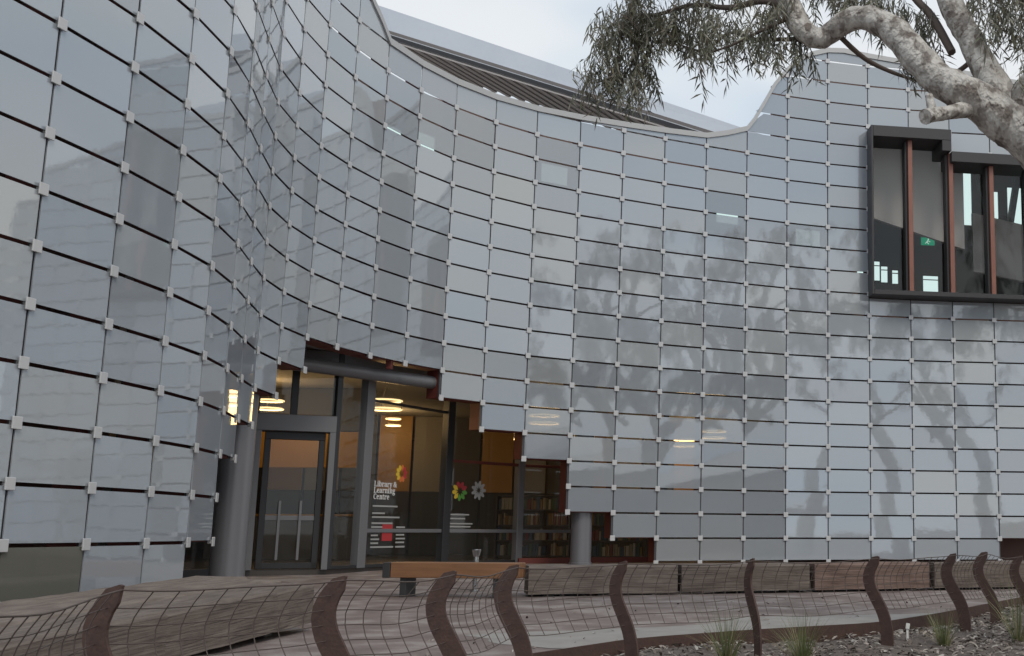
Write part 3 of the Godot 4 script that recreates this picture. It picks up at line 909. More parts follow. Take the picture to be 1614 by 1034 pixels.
# ---------------------------------------------------------------- things
func pendant(at: Vector3, r: float, label: String) -> void:
	var o := thing("pendant_lamp", label, "pendant lamp", Vector3(at.x, at.y - 0.1, at.z), 0.0, "ring lamps hanging in the entrance hall")
	for y in [0.085, -0.085]:
		var m := TorusMesh.new()
		m.inner_radius = r - 0.035
		m.outer_radius = r
		m.rings = 40
		m.ring_segments = 8
		put(o, "lamp_ring", m, M.ring, Transform3D(Basis(), at + Vector3(0, y, 0)))
	var st := new_st()
	for k in 3:
		var a := TAU * k / 3.0
		bar(st, at + Vector3(cos(a) * r, -0.085, sin(a) * r), at + Vector3(cos(a) * r * 0.97, 0.085, sin(a) * r * 0.97), 0.012, 0.012, Vector3.RIGHT)
		bar(st, at + Vector3(cos(a) * r, 0.085, sin(a) * r), at + Vector3(0, 0.36, 0), 0.006, 0.006, Vector3.RIGHT)
	bar(st, at + Vector3(0, 0.35, 0), Vector3(at.x, 3.76, at.z), 0.01, 0.01, Vector3.RIGHT)
	put(o, "cable", st.commit(), M.dark)
	var l := OmniLight3D.new()
	l.name = "lamp_light"
	l.light_color = Color(1.0, 0.82, 0.55)
	l.light_energy = 0.65
	l.omni_range = 16.0
	l.omni_attenuation = 2.0
	l.light_size = r
	l.shadow_enabled = true
	o.add_child(l)
	l.global_position = at + Vector3(0, -0.14, 0)

func build_furniture() -> void:
	var at := Vector3(-11.5, 0.012, -27.2)
	var desk := thing("reception_desk", "dark reception desk standing inside the entrance hall", "desk", at)
	put(desk, "front_panel", bevel_box(Vector3(3.2, 0.95, 0.08), 0.01), M.grey_wall, Transform3D(Basis(), at + Vector3(0, 0.475, 0.3)))
	put(desk, "side_panel", bevel_box(Vector3(0.06, 0.95, 0.56), 0.01), M.grey_wall, Transform3D(Basis(), at + Vector3(-1.57, 0.475, -0.03)))
	put(desk, "side_panel", bevel_box(Vector3(0.06, 0.95, 0.56), 0.01), M.grey_wall, Transform3D(Basis(), at + Vector3(1.57, 0.475, -0.03)))
	put(desk, "desk_top", bevel_box(Vector3(3.3, 0.05, 0.75), 0.01), M.amber, Transform3D(Basis(), at + Vector3(0, 0.977, 0)))
	var tones := [lin(0.2, 0.17, 0.12), lin(0.12, 0.035, 0.03), lin(0.04, 0.06, 0.1), lin(0.26, 0.245, 0.21), lin(0.05, 0.075, 0.05), lin(0.16, 0.1, 0.03)]
	var mats := []
	for c in tones:
		mats.append(mat(c, 0.7))
	for q in [[-6.15, -28.8, "beside the glazed bay with the flower print"], [-4.3, -28.3, "behind the round column of the entrance"]]:
		var p := Vector3(q[0], 0.012, q[1])
		var sh := thing("bookshelf", "dark bookshelf full of books " + q[2], "bookshelf", p, 0.0, "bookshelves in the hall")
		for x in [-0.9, 0.9]:
			put(sh, "side_panel", bevel_box(Vector3(0.04, 1.5, 0.34), 0.005), M.dark, Transform3D(Basis(), p + Vector3(x, 0.75, 0)))
		for y in [0.06, 0.42, 0.78, 1.14, 1.48]:
			put(sh, "shelf", bevel_box(Vector3(1.755, 0.03, 0.33), 0.005), M.dark, Transform3D(Basis(), p + Vector3(0, y, 0)))
		for y in [0.06, 0.42, 0.78, 1.14]:
			var x := -0.85
			while x < 0.8:
				var w := rng.randf_range(0.03, 0.09)
				var h := rng.randf_range(0.2, 0.3)
				if rng.randf() < 0.85:
					put(sh, "book", bevel_box(Vector3(snappedf(w, 0.015) - 0.004, snappedf(h, 0.03), 0.2), 0.003), mats[rng.randi_range(0, 5)], Transform3D(Basis(), p + Vector3(x + w / 2, y + 0.016 + snappedf(h, 0.03) / 2, 0.05)))
				x += snappedf(w, 0.015) + 0.003

func timber(label: String, a: Vector2, b: Vector2, w: float, h: float, lift: float, m: Material, group := "", called := "timber_bench", cat := "bench") -> void:
	var d := Vector2(b.x - a.x, -(b.y - a.y))
	var base := Vector3((a.x + b.x) / 2, gy((a.y + b.y) / 2), -(a.y + b.y) / 2)
	var rise := gy(b.y) - gy(a.y)
	var x := Vector3(b.x - a.x, rise, -(b.y - a.y)).normalized()
	var z := x.cross(Vector3.UP).normalized()
	var bs := Basis(x, z.cross(x), z)
	var o := thing(called, label, cat, base, 0.0, group)
	# rough sawn baulk with uneven faces
	var st := new_st()
	var len := d.length()
	var n := int(len / 0.16)
	var nz := noise(int(abs(a.x * 100)) + 3, 0.9, 3)
	var rings := []
	for i in n + 1:
		var s := (float(i) / n - 0.5) * len
		var ring := []
		for c in [[-1, -1], [-0.86, -1], [0.86, -1], [1, -1], [1, -0.8], [1, 0.0], [1, 0.84], [0.88, 1], [0.0, 1], [-0.88, 1], [-1, 0.84], [-1, 0.0], [-1, -0.8]]:
			var v := Vector3(s, (c[1] + 1) / 2.0 * h, c[0] * w / 2)
			v.y += nz.get_noise_3d(s * 2.0, c[0] * 2.0, c[1] * 3.0) * 0.014
			v.z += nz.get_noise_3d(s * 2.0 + 9, c[0] * 3.0, c[1] * 2.0) * 0.016
			ring.append(v)
		rings.append(ring)
	var m13 := 13
	for i in n:
		for k in m13:
			var l := (k + 1) % m13
			quad(st, rings[i][k], rings[i][l], rings[i + 1][l], rings[i + 1][k], Vector3((rings[i][0].x + rings[i + 1][0].x) / 2, h / 2, 0))
	for e in [0, n]:
		for k in range(1, m13 - 1):
			tri(st, rings[e][0], rings[e][k], rings[e][k + 1], Vector3(0, h / 2, 0))
	put(o, "baulk", st.commit(), m, Transform3D(bs, base + Vector3.UP * lift))
	for f in [-0.36, 0.0, 0.36]:
		put(o, "bearer", bevel_box(Vector3(0.14, lift + 0.02, w * 0.7), 0.006), M.dark, Transform3D(bs, base + x * len * f + Vector3.UP * (lift / 2 - 0.005)))

func build_seats() -> void:
	var g := "weathered timber baulks along the screen"
	timber("weathered grey baulk bench next to the honey coloured bench", Vector2(-3.4, 15.55), Vector2(-1.57, 16.15), 0.5, 0.355, 0.03, M.timber[0], g)
	timber("dark brown weathered baulk bench with split faces, between grey and reddish baulks", Vector2(-1.51, 16.15), Vector2(0.18, 16.65), 0.5, 0.35, 0.03, M.timber[2], g)
	timber("reddish weathered baulk bench among the grey ones", Vector2(0.25, 16.67), Vector2(1.86, 17.15), 0.5, 0.355, 0.03, M.timber[1], g)
	timber("weathered baulk bench just past the reddish baulk, its end in front of dark glazing", Vector2(1.93, 17.17), Vector2(3.85, 17.8), 0.5, 0.355, 0.03, M.timber[2], g)
	# broad platform of baulks against the near wall
	var gp := "broad baulks laid side by side below the near glass wall"
	timber("thick weathered front baulk of the broad seat below the near glass wall", Vector2(-4.56, 5.8), Vector2(-4.6, 11.0), 0.56, 0.34, 0.03, M.timber[2], gp)
	timber("middle weathered baulk of the broad seat below the near glass wall", Vector2(-5.15, 5.9), Vector2(-5.2, 11.7), 0.56, 0.345, 0.03, M.timber[0], gp)
	timber("rear weathered baulk of the broad seat, touching the near glass wall side", Vector2(-5.74, 6.0), Vector2(-5.8, 12.3), 0.56, 0.34, 0.03, M.timber[0], gp)
	# smooth bench
	var c := Vector3(-4.27, gy(15.3), -15.3)
	var bs := Basis(Vector3.UP, -0.13)
	var o := thing("smooth_bench", "smooth honey coloured timber bench with dark end beside grey baulks", "bench", c, -0.13)
	var top := c.y + 0.43
	for k in 4:
		put(o, "slat", bevel_box(Vector3(1.62, 0.19, 0.098), 0.008), M.honey, Transform3D(bs, Vector3(c.x, top - 0.095, c.z) + bs * Vector3(0.06, 0, -0.153 + k * 0.102)))
	put(o, "end_block", bevel_box(Vector3(0.1, 0.192, 0.41), 0.006), M.box_steel, Transform3D(bs, Vector3(c.x, top - 0.097, c.z) + bs * Vector3(-0.805, 0, 0)))
	for x in [-0.6, 0.62]:
		put(o, "leg", bevel_box(Vector3(0.08, 0.27, 0.3), 0.006), M.box_steel, Transform3D(bs, Vector3(c.x, c.y + 0.11, c.z) + bs * Vector3(x, 0, 0)))
	var p := Vector3(-4.28, gy(16.4), -16.4)
	var f := thing("steel_bollard", "short polished steel post with flared top behind the honey bench", "bollard", p)
	put(f, "stem", lathe([Vector2(0, 0), Vector2(0.07, 0), Vector2(0.07, 0.015), Vector2(0.035, 0.02), Vector2(0.033, 0.46)], 20), M.steel, Transform3D(Basis(), p))
	put(f, "cap", lathe([Vector2(0.033, 0.46), Vector2(0.045, 0.48), Vector2(0.06, 0.55), Vector2(0.06, 0.56), Vector2(0, 0.562)], 20), M.steel, Transform3D(Basis(), p))

func sway(h: float) -> float:          # how far a fence post leans out at a height below its top
	var knots := [[-1.0, 0.1], [0.0, 0.0], [0.08, -0.066], [0.17, -0.105], [0.27, -0.088], [0.37, -0.03], [0.49, 0.04], [0.62, 0.08], [0.8, 0.085], [2.0, 0.08]]
	for i in range(1, knots.size() - 1):
		if h <= knots[i + 1][0] or i == knots.size() - 2:
			var t: float = clampf((h - knots[i][0]) / (knots[i + 1][0] - knots[i][0]), 0.0, 1.0)
			return cubic_interpolate_in_time(knots[i][1], knots[i + 1][1], knots[i - 1][1], knots[mini(i + 2, knots.size() - 1)][1], t, knots[i + 1][0] - knots[i][0], knots[i - 1][0] - knots[i][0], knots[mini(i + 2, knots.size() - 1)][0] - knots[i][0] + (0.5 if i + 2 > knots.size() - 1 else 0.0))
	return 0.0

func build_fence() -> void:
	var tops := [[-2.4, 3.6, 0.42, 0.0], [-2.76, 5.0, 0.432, 0.0], [-2.19, 5.95, 0.437, 0.0], [-1.87, 6.73, 0.437, 0.0], [-1.82, 8.05, 0.437, 0.0], [-1.22, 8.92, 0.44, 0.0],
		[-0.31, 10.0, 0.442, -0.25], [0.78, 10.8, 0.446, 0.1], [1.65, 12.1, 0.454, 0.0], [2.14, 13.2, 0.45, 0.0], [2.72, 14.2, 0.40, 0.0]]
	var c := Vector3(-1.3, bed_y(-1.3, 8.9), -8.9)
	var o := thing("garden_fence", "low garden fence of rusted snaking steel posts and sagging wire mesh", "fence", c)
	var outs := []
	for i in tops.size():
		var a: Array = tops[maxi(i - 1, 0)]
		var b: Array = tops[mini(i + 1, tops.size() - 1)]
		var d := Vector3(b[0] - a[0], 0, -(b[1] - a[1])).normalized()
		if i < 3:
			d = Vector3(0.2, 0, -0.98)
		outs.append(Vector3(-d.z, 0, d.x).rotated(Vector3.UP, tops[i][3]))
	for i in tops.size():
		var e: Vector3 = outs[i]
		var p := Vector3(tops[i][0], tops[i][2], -tops[i][1])
		var low: float = p.y - bed_y(p.x, -p.z) + 0.12
		var z := e.cross(Vector3.UP).normalized() * 0.008
		var st := new_st()
		var n := 26
		var l := []
		var r := []
		for k in n + 1:
			var h := low * k / n
			var w := 0.057 * sqrt(clampf(1.0 - pow(1.0 - minf(h / 0.05, 1.0), 2.0), 0.02, 1.0)) * (0.72 + 0.33 * smoothstep(0.0, 0.2, h)) + 0.004 * sin(i * 3.0 + h * 7.0)
			var m := p + e * (sway(h)) - Vector3.UP * h
			var slope := (sway(h + 0.01) - sway(h - 0.01)) / 0.02
			var nrm := (e + Vector3.UP * slope).normalized()
			l.append(m - nrm * w)
			r.append(m + nrm * w)
		for k in n:
			var mid: Vector3 = (l[k] + r[k + 1]) / 2
			quad(st, l[k] + z, r[k] + z, r[k + 1] + z, l[k + 1] + z, mid)
			quad(st, l[k] - z, r[k] - z, r[k + 1] - z, l[k + 1] - z, mid)
			quad(st, l[k] - z, l[k] + z, l[k + 1] + z, l[k + 1] - z, mid)
			quad(st, r[k] - z, r[k] + z, r[k + 1] + z, r[k + 1] - z, mid)
		quad(st, l[0] - z, l[0] + z, r[0] + z, r[0] - z, p - Vector3.UP * 0.1)
		put(o, "post", st.commit(), M.rust)
	for i in tops.size() - 1:
		var pa := Vector3(tops[i][0], tops[i][2], -tops[i][1])
		var pb := Vector3(tops[i + 1][0], tops[i + 1][2], -tops[i + 1][1])
		var len := pa.distance_to(pb)
		var cols := int(round(len / 0.13))
		var rows := 6
		var on := func(f: float, h: float) -> Vector3:
			var e: Vector3 = outs[i].lerp(outs[i + 1], f)
			return pa.lerp(pb, f) + e * (sway(h)) - Vector3.UP * (h + 0.02 + 0.022 * sin(f * PI) * (1 + 0.5 * sin(i * 2.0 + f * 5.0)))
		var st := new_st()
		for r in rows + 1:
			var pts := []
			for k in 9:
				pts.append(on.call(k / 8.0, r * 0.073))
			var rad := []
			for k in 9:
				rad.append(0.0028 if r > 0 else 0.004)
			tube(st, pts, rad, 5, 0.0, 1, false)
		for k in range(1, cols):
			var pts := []
			var rad := []
			for r in 9:
				pts.append(on.call((float(k) + 0.12 * sin(k * 7.0 + i)) / cols, r * 0.438 / 8.0))
				rad.append(0.0028)
			tube(st, pts, rad, 5, 0.0, 1, false)
		put(o, "wire_mesh", st.commit(), M.wire)

func v3(a: Array) -> Vector3:
	return Vector3(a[0], a[1], a[2])

func limb(st: SurfaceTool, list: Array, sides := 14, lump := 0.14, seed_ := 3) -> void:
	var p := []
	var r := []
	for e in list:
		p.append(v3(e))
		r.append(e[3])
	var s := smooth(p, r, 5)
	tube(st, s[0], s[1], sides, lump, seed_)

func sprig(seed_: int) -> Mesh:        # a drooping twig with long narrow leaves
	var r := RandomNumberGenerator.new()
	r.seed = seed_
	var st := new_st()
	var p := Vector3.ZERO
	var d := Vector3(r.randf_range(-0.5, 0.5), -0.2, r.randf_range(-0.5, 0.5)).normalized()
	for k in 7:
		var q := p + d * 0.06
		var s := d.cross(Vector3(0.4, 0.1, 1)).normalized() * 0.0022
		for c in 3:
			st.set_color(Color(1.3, 1.0, 0.9))
			st.set_normal(Vector3.UP)
		st.set_normal(d.cross(s).normalized())
		for v in [p - s, q, p + s]:
			st.set_color(Color(1.2, 1.0, 0.9))
			st.set_normal((s.cross(d)).normalized())
			st.add_vertex(v)
		for c in 2:
			var out := Vector3(r.randf_range(-1, 1), r.randf_range(-2.0, -0.2), r.randf_range(-1, 1)).normalized()
			var len := r.randf_range(0.1, 0.18)
			var wid := r.randf_range(0.0075, 0.012)
			var side := out.cross(Vector3(r.randf_range(-1, 1), r.randf_range(-0.2, 0.2), r.randf_range(-1, 1))).normalized()
			var bend := Vector3.DOWN * len * 0.25
			var tone := r.randf_range(0.6, 1.5)
			var col_ := Color(tone * r.randf_range(0.85, 1.2), tone, tone * r.randf_range(0.75, 1.05))
			var a := q
			var m := q + out * len * 0.45 + bend * 0.25
			var e := q + out * len + bend
			var nn := side.cross(out).normalized()
			for t in [[a, m + side * wid, m - side * wid], [m - side * wid, m + side * wid, e]]:
				var fn: Vector3 = (t[2] - t[0]).cross(t[1] - t[0]).normalized()
				for v in t:
					st.set_color(col_)
					st.set_normal(fn)
					st.add_vertex(v)
		p = q
		d = (d + Vector3(r.randf_range(-0.3, 0.3), -0.35, r.randf_range(-0.3, 0.3))).normalized()
	return st.commit()

func build_tree() -> void:
	var o := thing("gum_tree", "pale barked gum tree leaning over with shedding bark and a cut stub", "tree", Vector3(3.25, bed_y(3.25, 10.4), -10.4))
	var st := new_st()
	limb(st, [[3.5, -0.5, -10.3, 0.37], [3.36, 0.3, -10.3, 0.31], [3.2, 1.2, -10.3, 0.275], [3.059, 1.863, -10.3, 0.25], [3.011, 2.653, -10.3, 0.25], [2.828, 3.33, -10.35, 0.25], [2.488, 3.877, -10.4, 0.245], [2.163, 4.219, -10.4, 0.225], [1.924, 4.407, -10.4, 0.2], [1.701, 4.571, -10.4, 0.172], [1.493, 4.693, -10.4, 0.163], [1.343, 4.837, -10.5, 0.152],
		[1.162, 5.085, -10.6, 0.148], [1.048, 5.305, -10.7, 0.141], [0.869, 5.504, -10.8, 0.13], [0.673, 5.614, -10.9, 0.12], [0.485, 5.592, -11.0, 0.111], [0.332, 5.51, -11.1, 0.105], [0.219, 5.489, -11.1, 0.102], [0.087, 5.604, -11.15, 0.109],
		[0.004, 5.802, -11.2, 0.116], [-0.081, 6.04, -11.3, 0.12], [-0.234, 6.449, -11.4, 0.11], [-0.406, 7.07, -11.5, 0.092], [-0.483, 7.857, -11.6, 0.06], [-0.421, 8.453, -11.6, 0.02]], 18, 0.16, 3)
	limb(st, [[2.062, 4.36, -10.45, 0.16], [1.921, 4.772, -10.6, 0.142], [1.806, 5.138, -10.8, 0.13], [1.687, 5.467, -10.9, 0.126], [1.583, 5.75, -11.0, 0.122], [1.519, 6.032, -11.1, 0.117], [1.413, 6.561, -11.2, 0.1], [1.501, 7.249, -11.3, 0.076], [1.661, 8.033, -11.4, 0.03]], 16, 0.14, 8)
	limb(st, [[2.12, 4.35, -10.45, 0.136], [2.117, 4.634, -10.4, 0.113], [2.218, 4.767, -10.3, 0.089], [2.48, 4.923, -10.2, 0.083], [2.899, 5.201, -10.0, 0.066], [3.37, 5.65, -9.8, 0.03]], 12, 0.14, 9)
	limb(st, [[1.75, 4.53, -10.4, 0.09], [1.598, 4.479, -10.35, 0.078], [1.374, 4.387, -10.2, 0.06], [1.218, 4.308, -10.05, 0.068], [1.167, 4.278, -10.0, 0.07]], 12, 0.12, 12)
	limb(st, [[1.247, 4.34, -10.1, 0.045], [1.222, 4.535, -10.15, 0.034]], 10, 0.1, 13)
	put(o, "trunk", st.commit(), M.bark)
	st = new_st()
	var twigs := [
		[[1.558, 5.3, -11.0, 0.044], [1.399, 5.753, -11.2, 0.042], [1.222, 6.024, -11.3, 0.036], [0.985, 6.505, -11.5, 0.02]],
		[[0.25, 5.476, -11.1, 0.044], [-0.066, 5.561, -11.3, 0.023], [-0.393, 5.647, -11.5, 0.02], [-0.666, 5.803, -11.7, 0.017], [-0.944, 5.69, -11.9, 0.014], [-1.225, 5.803, -12.0, 0.008]],
		[[-0.028, 5.87, -11.2, 0.052], [-0.328, 6.017, -11.4, 0.033], [-0.664, 6.039, -11.6, 0.03], [-1.079, 6.159, -11.8, 0.024], [-1.437, 6.149, -12.0, 0.021], [-1.792, 6.135, -12.1, 0.016], [-2.046, 6.069, -12.2, 0.008]],
		[[-0.068, 6.053, -11.3, 0.053], [-0.597, 6.358, -11.5, 0.04], [-1.143, 6.455, -11.7, 0.031], [-1.634, 6.334, -11.9, 0.024], [-1.841, 5.945, -12.0, 0.017], [-1.871, 5.534, -12.05, 0.012], [-1.804, 5.339, -12.1, 0.006]],
		[[0.0, 5.75, -11.15, 0.03], [-0.3, 5.62, -11.2, 0.018], [-0.62, 5.5, -11.3, 0.014], [-0.95, 5.42, -11.4, 0.008]],
		[[0.4, 5.55, -11.05, 0.03], [0.72, 5.36, -11.3, 0.026], [1.05, 5.28, -11.5, 0.02], [1.3, 5.24, -11.6, 0.012]],
		[[1.8, 5.2, -10.8, 0.03], [1.55, 5.1, -11.1, 0.024], [1.35, 5.22, -11.4, 0.016], [1.15, 5.32, -11.6, 0.008]],
		[[2.48, 4.923, -10.2, 0.04], [2.3, 5.4, -10.4, 0.03], [2.1, 5.8, -10.6, 0.02], [2.0, 6.2, -10.8, 0.01]],
		[[1.5, 6.2, -11.1, 0.05], [2.0, 6.6, -11.4, 0.035], [2.5, 6.8, -11.7, 0.02], [2.9, 6.6, -11.9, 0.01]]]
	for k in twigs.size():
		limb(st, twigs[k], 7, 0.1, 20 + k)
	put(o, "branches", st.commit(), M.twig)
	# foliage: places where the sprigs hang, with their spread and number
	var spots := [
		[-1.95, 6.15, -12.1, 0.26, 40], [-1.75, 6.0, -12.0, 0.3, 80], [-1.55, 5.95, -12.0, 0.28, 60], [-1.8, 5.72, -12.05, 0.26, 50], [-1.85, 5.5, -12.05, 0.25, 46], [-1.65, 5.48, -12.0, 0.22, 42], [-2.02, 5.45, -12.1, 0.16, 22], [-2.1, 5.95, -12.15, 0.12, 8],
		[-1.25, 6.05, -11.9, 0.3, 48], [-0.95, 5.85, -11.8, 0.26, 26], [-1.3, 5.75, -11.95, 0.2, 20], [-0.7, 6.0, -11.6, 0.3, 40], [-0.42, 5.85, -11.4, 0.28, 36], [-0.45, 5.6, -11.4, 0.26, 26], [-0.2, 5.9, -11.3, 0.24, 40], [-0.95, 5.45, -11.4, 0.16, 14], [-0.65, 5.5, -11.35, 0.16, 14],
		[-0.1, 5.62, -11.3, 0.2, 24], [0.1, 5.42, -11.2, 0.16, 22], [-0.15, 5.38, -11.25, 0.12, 12], [-1.5, 6.4, -11.9, 0.35, 70], [-0.9, 6.35, -11.7, 0.35, 70], [-0.3, 6.4, -11.5, 0.3, 50],
		[0.5, 6.05, -11.3, 0.3, 50], [0.85, 6.0, -11.4, 0.28, 50], [1.15, 5.9, -11.5, 0.25, 40], [1.2, 5.5, -11.6, 0.18, 24], [1.3, 5.75, -11.5, 0.2, 26], [0.55, 5.85, -11.2, 0.14, 12],
		[2.1, 5.85, -10.7, 0.26, 60], [2.2, 5.5, -10.5, 0.22, 44], [2.0, 5.5, -10.7, 0.18, 24], [2.25, 5.2, -10.4, 0.16, 26], [2.35, 4.95, -10.3, 0.14, 14], [1.85, 6.0, -11.0, 0.2, 26], [2.1, 4.6, -10.6, 0.12, 10],
		[-0.4, 7.3, -11.6, 0.6, 150], [-0.5, 8.3, -11.6, 0.6, 150], [0.6, 7.0, -11.4, 0.55, 120], [1.5, 7.6, -11.3, 0.6, 150], [1.8, 8.4, -11.4, 0.6, 140], [2.6, 6.9, -11.8, 0.55, 120], [3.3, 6.0, -9.8, 0.55, 130], [0.7, 8.0, -11.8, 0.6, 120], [3.0, 7.6, -10.8, 0.6, 120]]
	var lists := [[], [], [], []]
	for s in spots:
		var clumps := []
		for k in maxi(3, int(s[4] / 9.0)):
			clumps.append(v3(s) + Vector3(rng.randfn(0, 0.55), rng.randfn(0, 0.5), rng.randfn(0, 0.55)) * s[3])
		for k in int(s[4] * 0.7):
			var off: Vector3 = clumps[rng.randi_range(0, clumps.size() - 1)] + Vector3(rng.randfn(0, 0.045), rng.randfn(0, 0.075), rng.randfn(0, 0.045))
			var bs := Basis(Vector3.UP, rng.randf() * TAU).scaled(Vector3.ONE * rng.randf_range(0.55, 1.05))
			lists[rng.randi_range(0, 3)].append(Transform3D(bs, off + Vector3.UP * 0.12))
	for v in 4:
		var mm := MultiMesh.new()
		mm.transform_format = MultiMesh.TRANSFORM_3D
		mm.mesh = sprig(40 + v)
		mm.instance_count = lists[v].size()
		for k in lists[v].size():
			mm.set_instance_transform(k, lists[v][k])
		var mi := MultiMeshInstance3D.new()
		mi.name = "foliage"
		mi.multimesh = mm
		mi.material_override = M.leaf
		mi.set_meta("kind", "stuff")
		o.add_child(mi, true)
		mi.global_transform = Transform3D()
	# the trees across the forecourt that the glass mirrors
	for q in [[20.0, -12.2, 0.4, 1.5, "tallest gum tree of the forecourt, standing before the brick hall"], [19.0, -7.4, 4.2, 1.25, "gum tree of the forecourt beside the tallest gum"], [16.5, -4.0, 1.2, 1.3, "gum tree of the forecourt farthest from the library"]]:
		var c: Node3D = o.duplicate()
		c.name = fresh("gum_tree")
		add_child(c)
		c.transform = Transform3D(Basis(Vector3.UP, q[2]).scaled(Vector3.ONE * q[3]), Vector3(q[0], bed_y(q[0], -q[1]) - 0.05, q[1]))
		c.set_meta("label", q[4])
		c.set_meta("group", "gum trees of the forecourt")

func build_bed() -> void:
	var g := "grass tufts in the garden bed"
	var tufts := [[-0.5, 9.45, 0.56, 110, "dense green grass tuft beside the narrow turned fence post"], [0.09, 9.55, 0.5, 150, "widest spreading grass tuft in the mulch between two fence posts"], [1.36, 10.85, 0.42, 110, "sparse yellowish grass tuft below the wire fence"], [2.05, 11.0, 0.72, 90, "tall upright green grass tuft beside the gum tree trunk"]]
	for q in tufts:
		var p := Vector3(q[0], bed_y(q[0], q[1]), -q[1])
		var o := thing("grass_tuft", q[4], "grass tuft", p, 0.0, g)
		for kind in 2:
			var st := new_st()
			for k in int(q[3] * (0.75 if kind == 0 else 0.45)):
				var a := rng.randf() * TAU
				var lean := rng.randf_range(0.05, 0.55 if kind == 0 else 0.95)
				var len: float = q[2] * rng.randf_range(0.55, 1.1)
				var b := p + Vector3(cos(a), 0, sin(a)) * rng.randf_range(0.0, 0.05) - Vector3.UP * 0.02
				var d := Vector3(cos(a) * lean, 1.0, sin(a) * lean).normalized()
				var s := Vector3(-sin(a + 0.6), 0, cos(a + 0.6)) * rng.randf_range(0.002, 0.004)
				var prev := b
				for e in 4:
					var w0 := 1.0 - e / 4.0
					var w1 := 1.0 - (e + 1) / 4.0
					var nx := prev + d * len / 4.0
					quad(st, prev - s * w0, prev + s * w0, nx + s * w1, nx - s * w1)
					d = (d + Vector3(cos(a), -0.25, sin(a)) * lean * 0.4).normalized()
					prev = nx
			put(o, "green_blades" if kind == 0 else "dry_blades", st.commit(), [M.blade, M.straw][kind])
	# leaf and bark litter
	var mm := MultiMesh.new()
	mm.transform_format = MultiMesh.TRANSFORM_3D
	mm.use_colors = true
	var chip := new_st()
	quad(chip, Vector3(-0.5, 0, -0.11), Vector3(0, 0.1, -0.17), Vector3(0, 0.1, 0.17), Vector3(-0.5, 0, 0.11))
	quad(chip, Vector3(0, 0.1, -0.17), Vector3(0.5, 0.02, -0.04), Vector3(0.5, 0.02, 0.04), Vector3(0, 0.1, 0.17))
	mm.mesh = chip.commit()
	var list := []
	var tries := 0
	while list.size() < 16000 and tries < 60000:
		tries += 1
		var dep := rng.randf_range(7.0, 16.5)
		var x := rng.randf_range(-3.0, 6.0)
		if x < edge_x(dep) + 0.03 and rng.randf() > 0.012:
			continue
		list.append(Vector2(x, dep))
	mm.instance_count = list.size()
	for k in list.size():
		var e: Vector2 = list[k]
		var size := rng.randf_range(0.025, 0.085)
		var bs := Basis.from_euler(Vector3(rng.randf_range(-0.5, 0.5), rng.randf() * TAU, rng.randf_range(-0.5, 0.5))).scaled(Vector3.ONE * size)
		mm.set_instance_transform(k, Transform3D(bs, Vector3(e.x, (bed_y(e.x, e.y) + 0.004 + rng.randf() * 0.02) if e.x > edge_x(e.y) else gy(e.y) + 0.008, -e.y)))
		var tone := rng.randf()
		var c := Color(0.13, 0.1, 0.083).lerp(Color(0.4, 0.35, 0.305), tone * tone)
		if rng.randf() < 0.12:
			c = Color(0.42, 0.39, 0.35)
		mm.set_instance_color(k, c)
	var mi := MultiMeshInstance3D.new()
	mi.name = "leaf_litter"
	mi.multimesh = mm
	mi.material_override = M.litter
	add_child(mi)
	tag(mi, "dry leaf and bark litter covering the garden bed", "leaf litter")
	mi.set_meta("kind", "stuff")
	var p := Vector3(1.05, bed_y(1.05, 11.0), -11.0)
	var s := thing("plant_marker", "small white plant marker standing in the mulch beside a fence post", "marker", p)
	put(s, "stake", bevel_box(Vector3(0.02, 0.14, 0.006), 0.001), M.tag, Transform3D(Basis(), p + Vector3(0, 0.05, 0)))
	put(s, "head", bevel_box(Vector3(0.035, 0.05, 0.008), 0.001), M.tag, Transform3D(Basis(Vector3.FORWARD, 0.15), p + Vector3(0.003, 0.13, 0.008)))

func build_opposite() -> void:
	# low brick hall across the road, which the lower panels mirror
	var c := Vector3(30, -0.95, -6)
	var o := thing("brick_hall", "low brick hall with a pale gable roof across the forecourt", "building", c, -0.9)
	var bs := Basis(Vector3.UP, -0.9)
	var at := func(v: Vector3) -> Vector3: return c + bs * v
	put(o, "wall", bevel_box(Vector3(26, 4.2, 9), 0.03), M.brick, Transform3D(bs, at.call(Vector3(0, 2.1, 0))))
	var st := new_st()
	hexa(st, [at.call(Vector3(-13.5, 4.22, 5)), at.call(Vector3(13.5, 4.22, 5)), at.call(Vector3(13.5, 6.2, 0)), at.call(Vector3(-13.5, 6.2, 0)), at.call(Vector3(-13.5, 4.22, -5)), at.call(Vector3(13.5, 4.22, -5)), at.call(Vector3(13.5, 6.25, -0.02)), at.call(Vector3(-13.5, 6.25, -0.02))])
	put(o, "roof", st.commit(), M.coping)
	for k in 7:
		for side in [-1.0, 1.0]:
			var f := put(o, "window", bevel_box(Vector3(1.7, 1.5, 0.1), 0.01), M.frame, Transform3D(bs, at.call(Vector3(-10.5 + k * 3.5, 2.2, side * 4.5))))
			put(f, "window_pane", bevel_box(Vector3(1.5, 1.3, 0.02), 0.004), M.frame_dark, Transform3D(bs, at.call(Vector3(-10.5 + k * 3.5, 2.2, side * 4.56))))

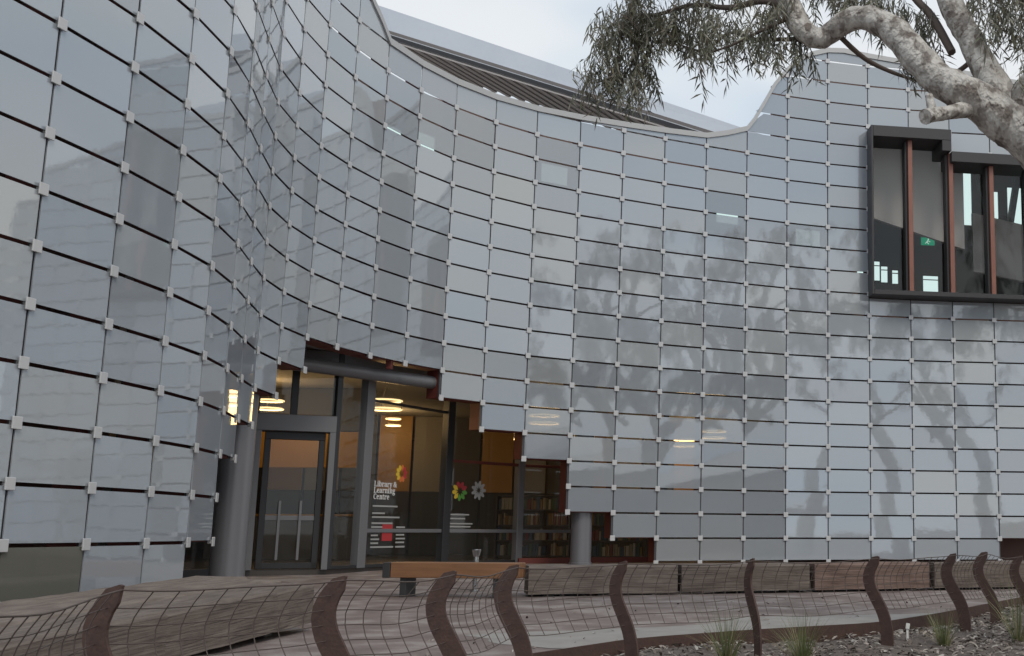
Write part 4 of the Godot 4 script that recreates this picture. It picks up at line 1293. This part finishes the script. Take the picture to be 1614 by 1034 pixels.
func sky_picture() -> ImageTexture:
	var w := 768
	var h := 384
	var im := Image.create(w, h, false, Image.FORMAT_RGB8)
	var n := noise(17, 1.3, 5)
	var n2 := noise(23, 0.7, 3)
	for y in h:
		var el := PI / 2 - PI * (y + 0.5) / h
		for x in w:
			var az := TAU * (x + 0.5) / w
			var d := Vector3(cos(el) * cos(az), sin(el), cos(el) * sin(az))
			var p := Vector3(d.x, d.y * 2.4, d.z)
			var cl := smoothstep(-0.35, 0.35, n.get_noise_3dv(p * 1.3) + 0.12)
			var warm := smoothstep(-0.25, 0.35, n2.get_noise_3dv(p)) * (1.0 - smoothstep(0.12, 0.6, d.y))
			var blue := Color(0.74, 0.79, 0.835).lerp(Color(0.58, 0.655, 0.745), clampf(d.y, 0, 1))
			var grey := Color(0.865, 0.875, 0.88).lerp(Color(0.745, 0.77, 0.80), clampf(d.y, 0, 1))
			grey = grey.lerp(Color(0.92, 0.885, 0.82), warm * 0.62)
			im.set_pixel(x, y, blue.lerp(grey, cl))
	return ImageTexture.create_from_image(im)

func _ready() -> void:
	rng.seed = 20240611
	# camera: an off-centre crop of a wider picture, hence the shifted lens
	cam = Camera3D.new()
	cam.projection = Camera3D.PROJECTION_FRUSTUM
	cam.near = 0.05
	cam.far = 1200.0
	cam.size = 0.05 * 1034.0 / 1867.8
	cam.frustum_offset = Vector2(-441.6 / 1867.8, 0) * 0.05
	add_child(cam)
	cam.position = Vector3(0, EYE, 0)
	cam.rotation = Vector3(deg_to_rad(9.77), 0, deg_to_rad(0.21))
	cam.current = true
	var env := Environment.new()
	env.background_mode = Environment.BG_SKY
	var sky := Sky.new()
	var pano := PanoramaSkyMaterial.new()
	pano.panorama = sky_picture()
	sky.sky_material = pano
	env.sky = sky
	env.background_energy_multiplier = 1.22
	env.tonemap_mode = Environment.TONE_MAPPER_LINEAR
	env.tonemap_exposure = 1.06
	env.sdfgi_enabled = true
	env.ssao_enabled = true
	env.ssil_enabled = true
	var we := WorldEnvironment.new()
	we.environment = env
	add_child(we)
	var sun := DirectionalLight3D.new()
	sun.name = "sun"
	sun.light_energy = 0.35
	sun.light_angular_distance = 20.0
	sun.light_color = Color(1.0, 0.96, 0.9)
	sun.shadow_enabled = true
	sun.rotation_degrees = Vector3(-48, 35, 0)
	add_child(sun)
	make_materials()
	build_site()
	B = thing("library_building", "library with a curved screen of grey glass panels above a stepped entrance", "building", Vector3(-3, 0, -27))
	build_screen()
	build_hall()
	build_window_box()
	build_roof()
	pendant(Vector3(-8.1, 3.12, -23.5), 0.34, "large ring lamp closest behind the glazed entrance bay")
	pendant(Vector3(-5.54, 3.12, -26.5), 0.34, "ring lamp showing through the screen panel above the right end of the glazing")
	pendant(Vector3(-2.04, 3.16, -31.0), 0.34, "upper ring lamp of the pair glowing through the screen panels")
	pendant(Vector3(-3.0, 3.12, -33.5), 0.34, "lower ring lamp of the pair glowing through the screen panels")
	pendant(Vector3(-5.4, 3.36, -36.0), 0.2, "small ring lamp glowing alone through the screen between larger lamps")
	pendant(Vector3(-10.3, 3.42, -30.6), 0.2, "small ring lamp before the honey timber panels of the hall")
	pendant(Vector3(-7.9, 3.3, -33.4), 0.2, "small ring lamp over the book shelves of the hall")
	pendant(Vector3(-10.85, 3.22, -24.5), 0.3, "ring lamp showing through the transom above the sliding door")
	build_furniture()
	build_seats()
	build_fence()
	build_tree()
	build_bed()
	build_opposite()
	print("done")
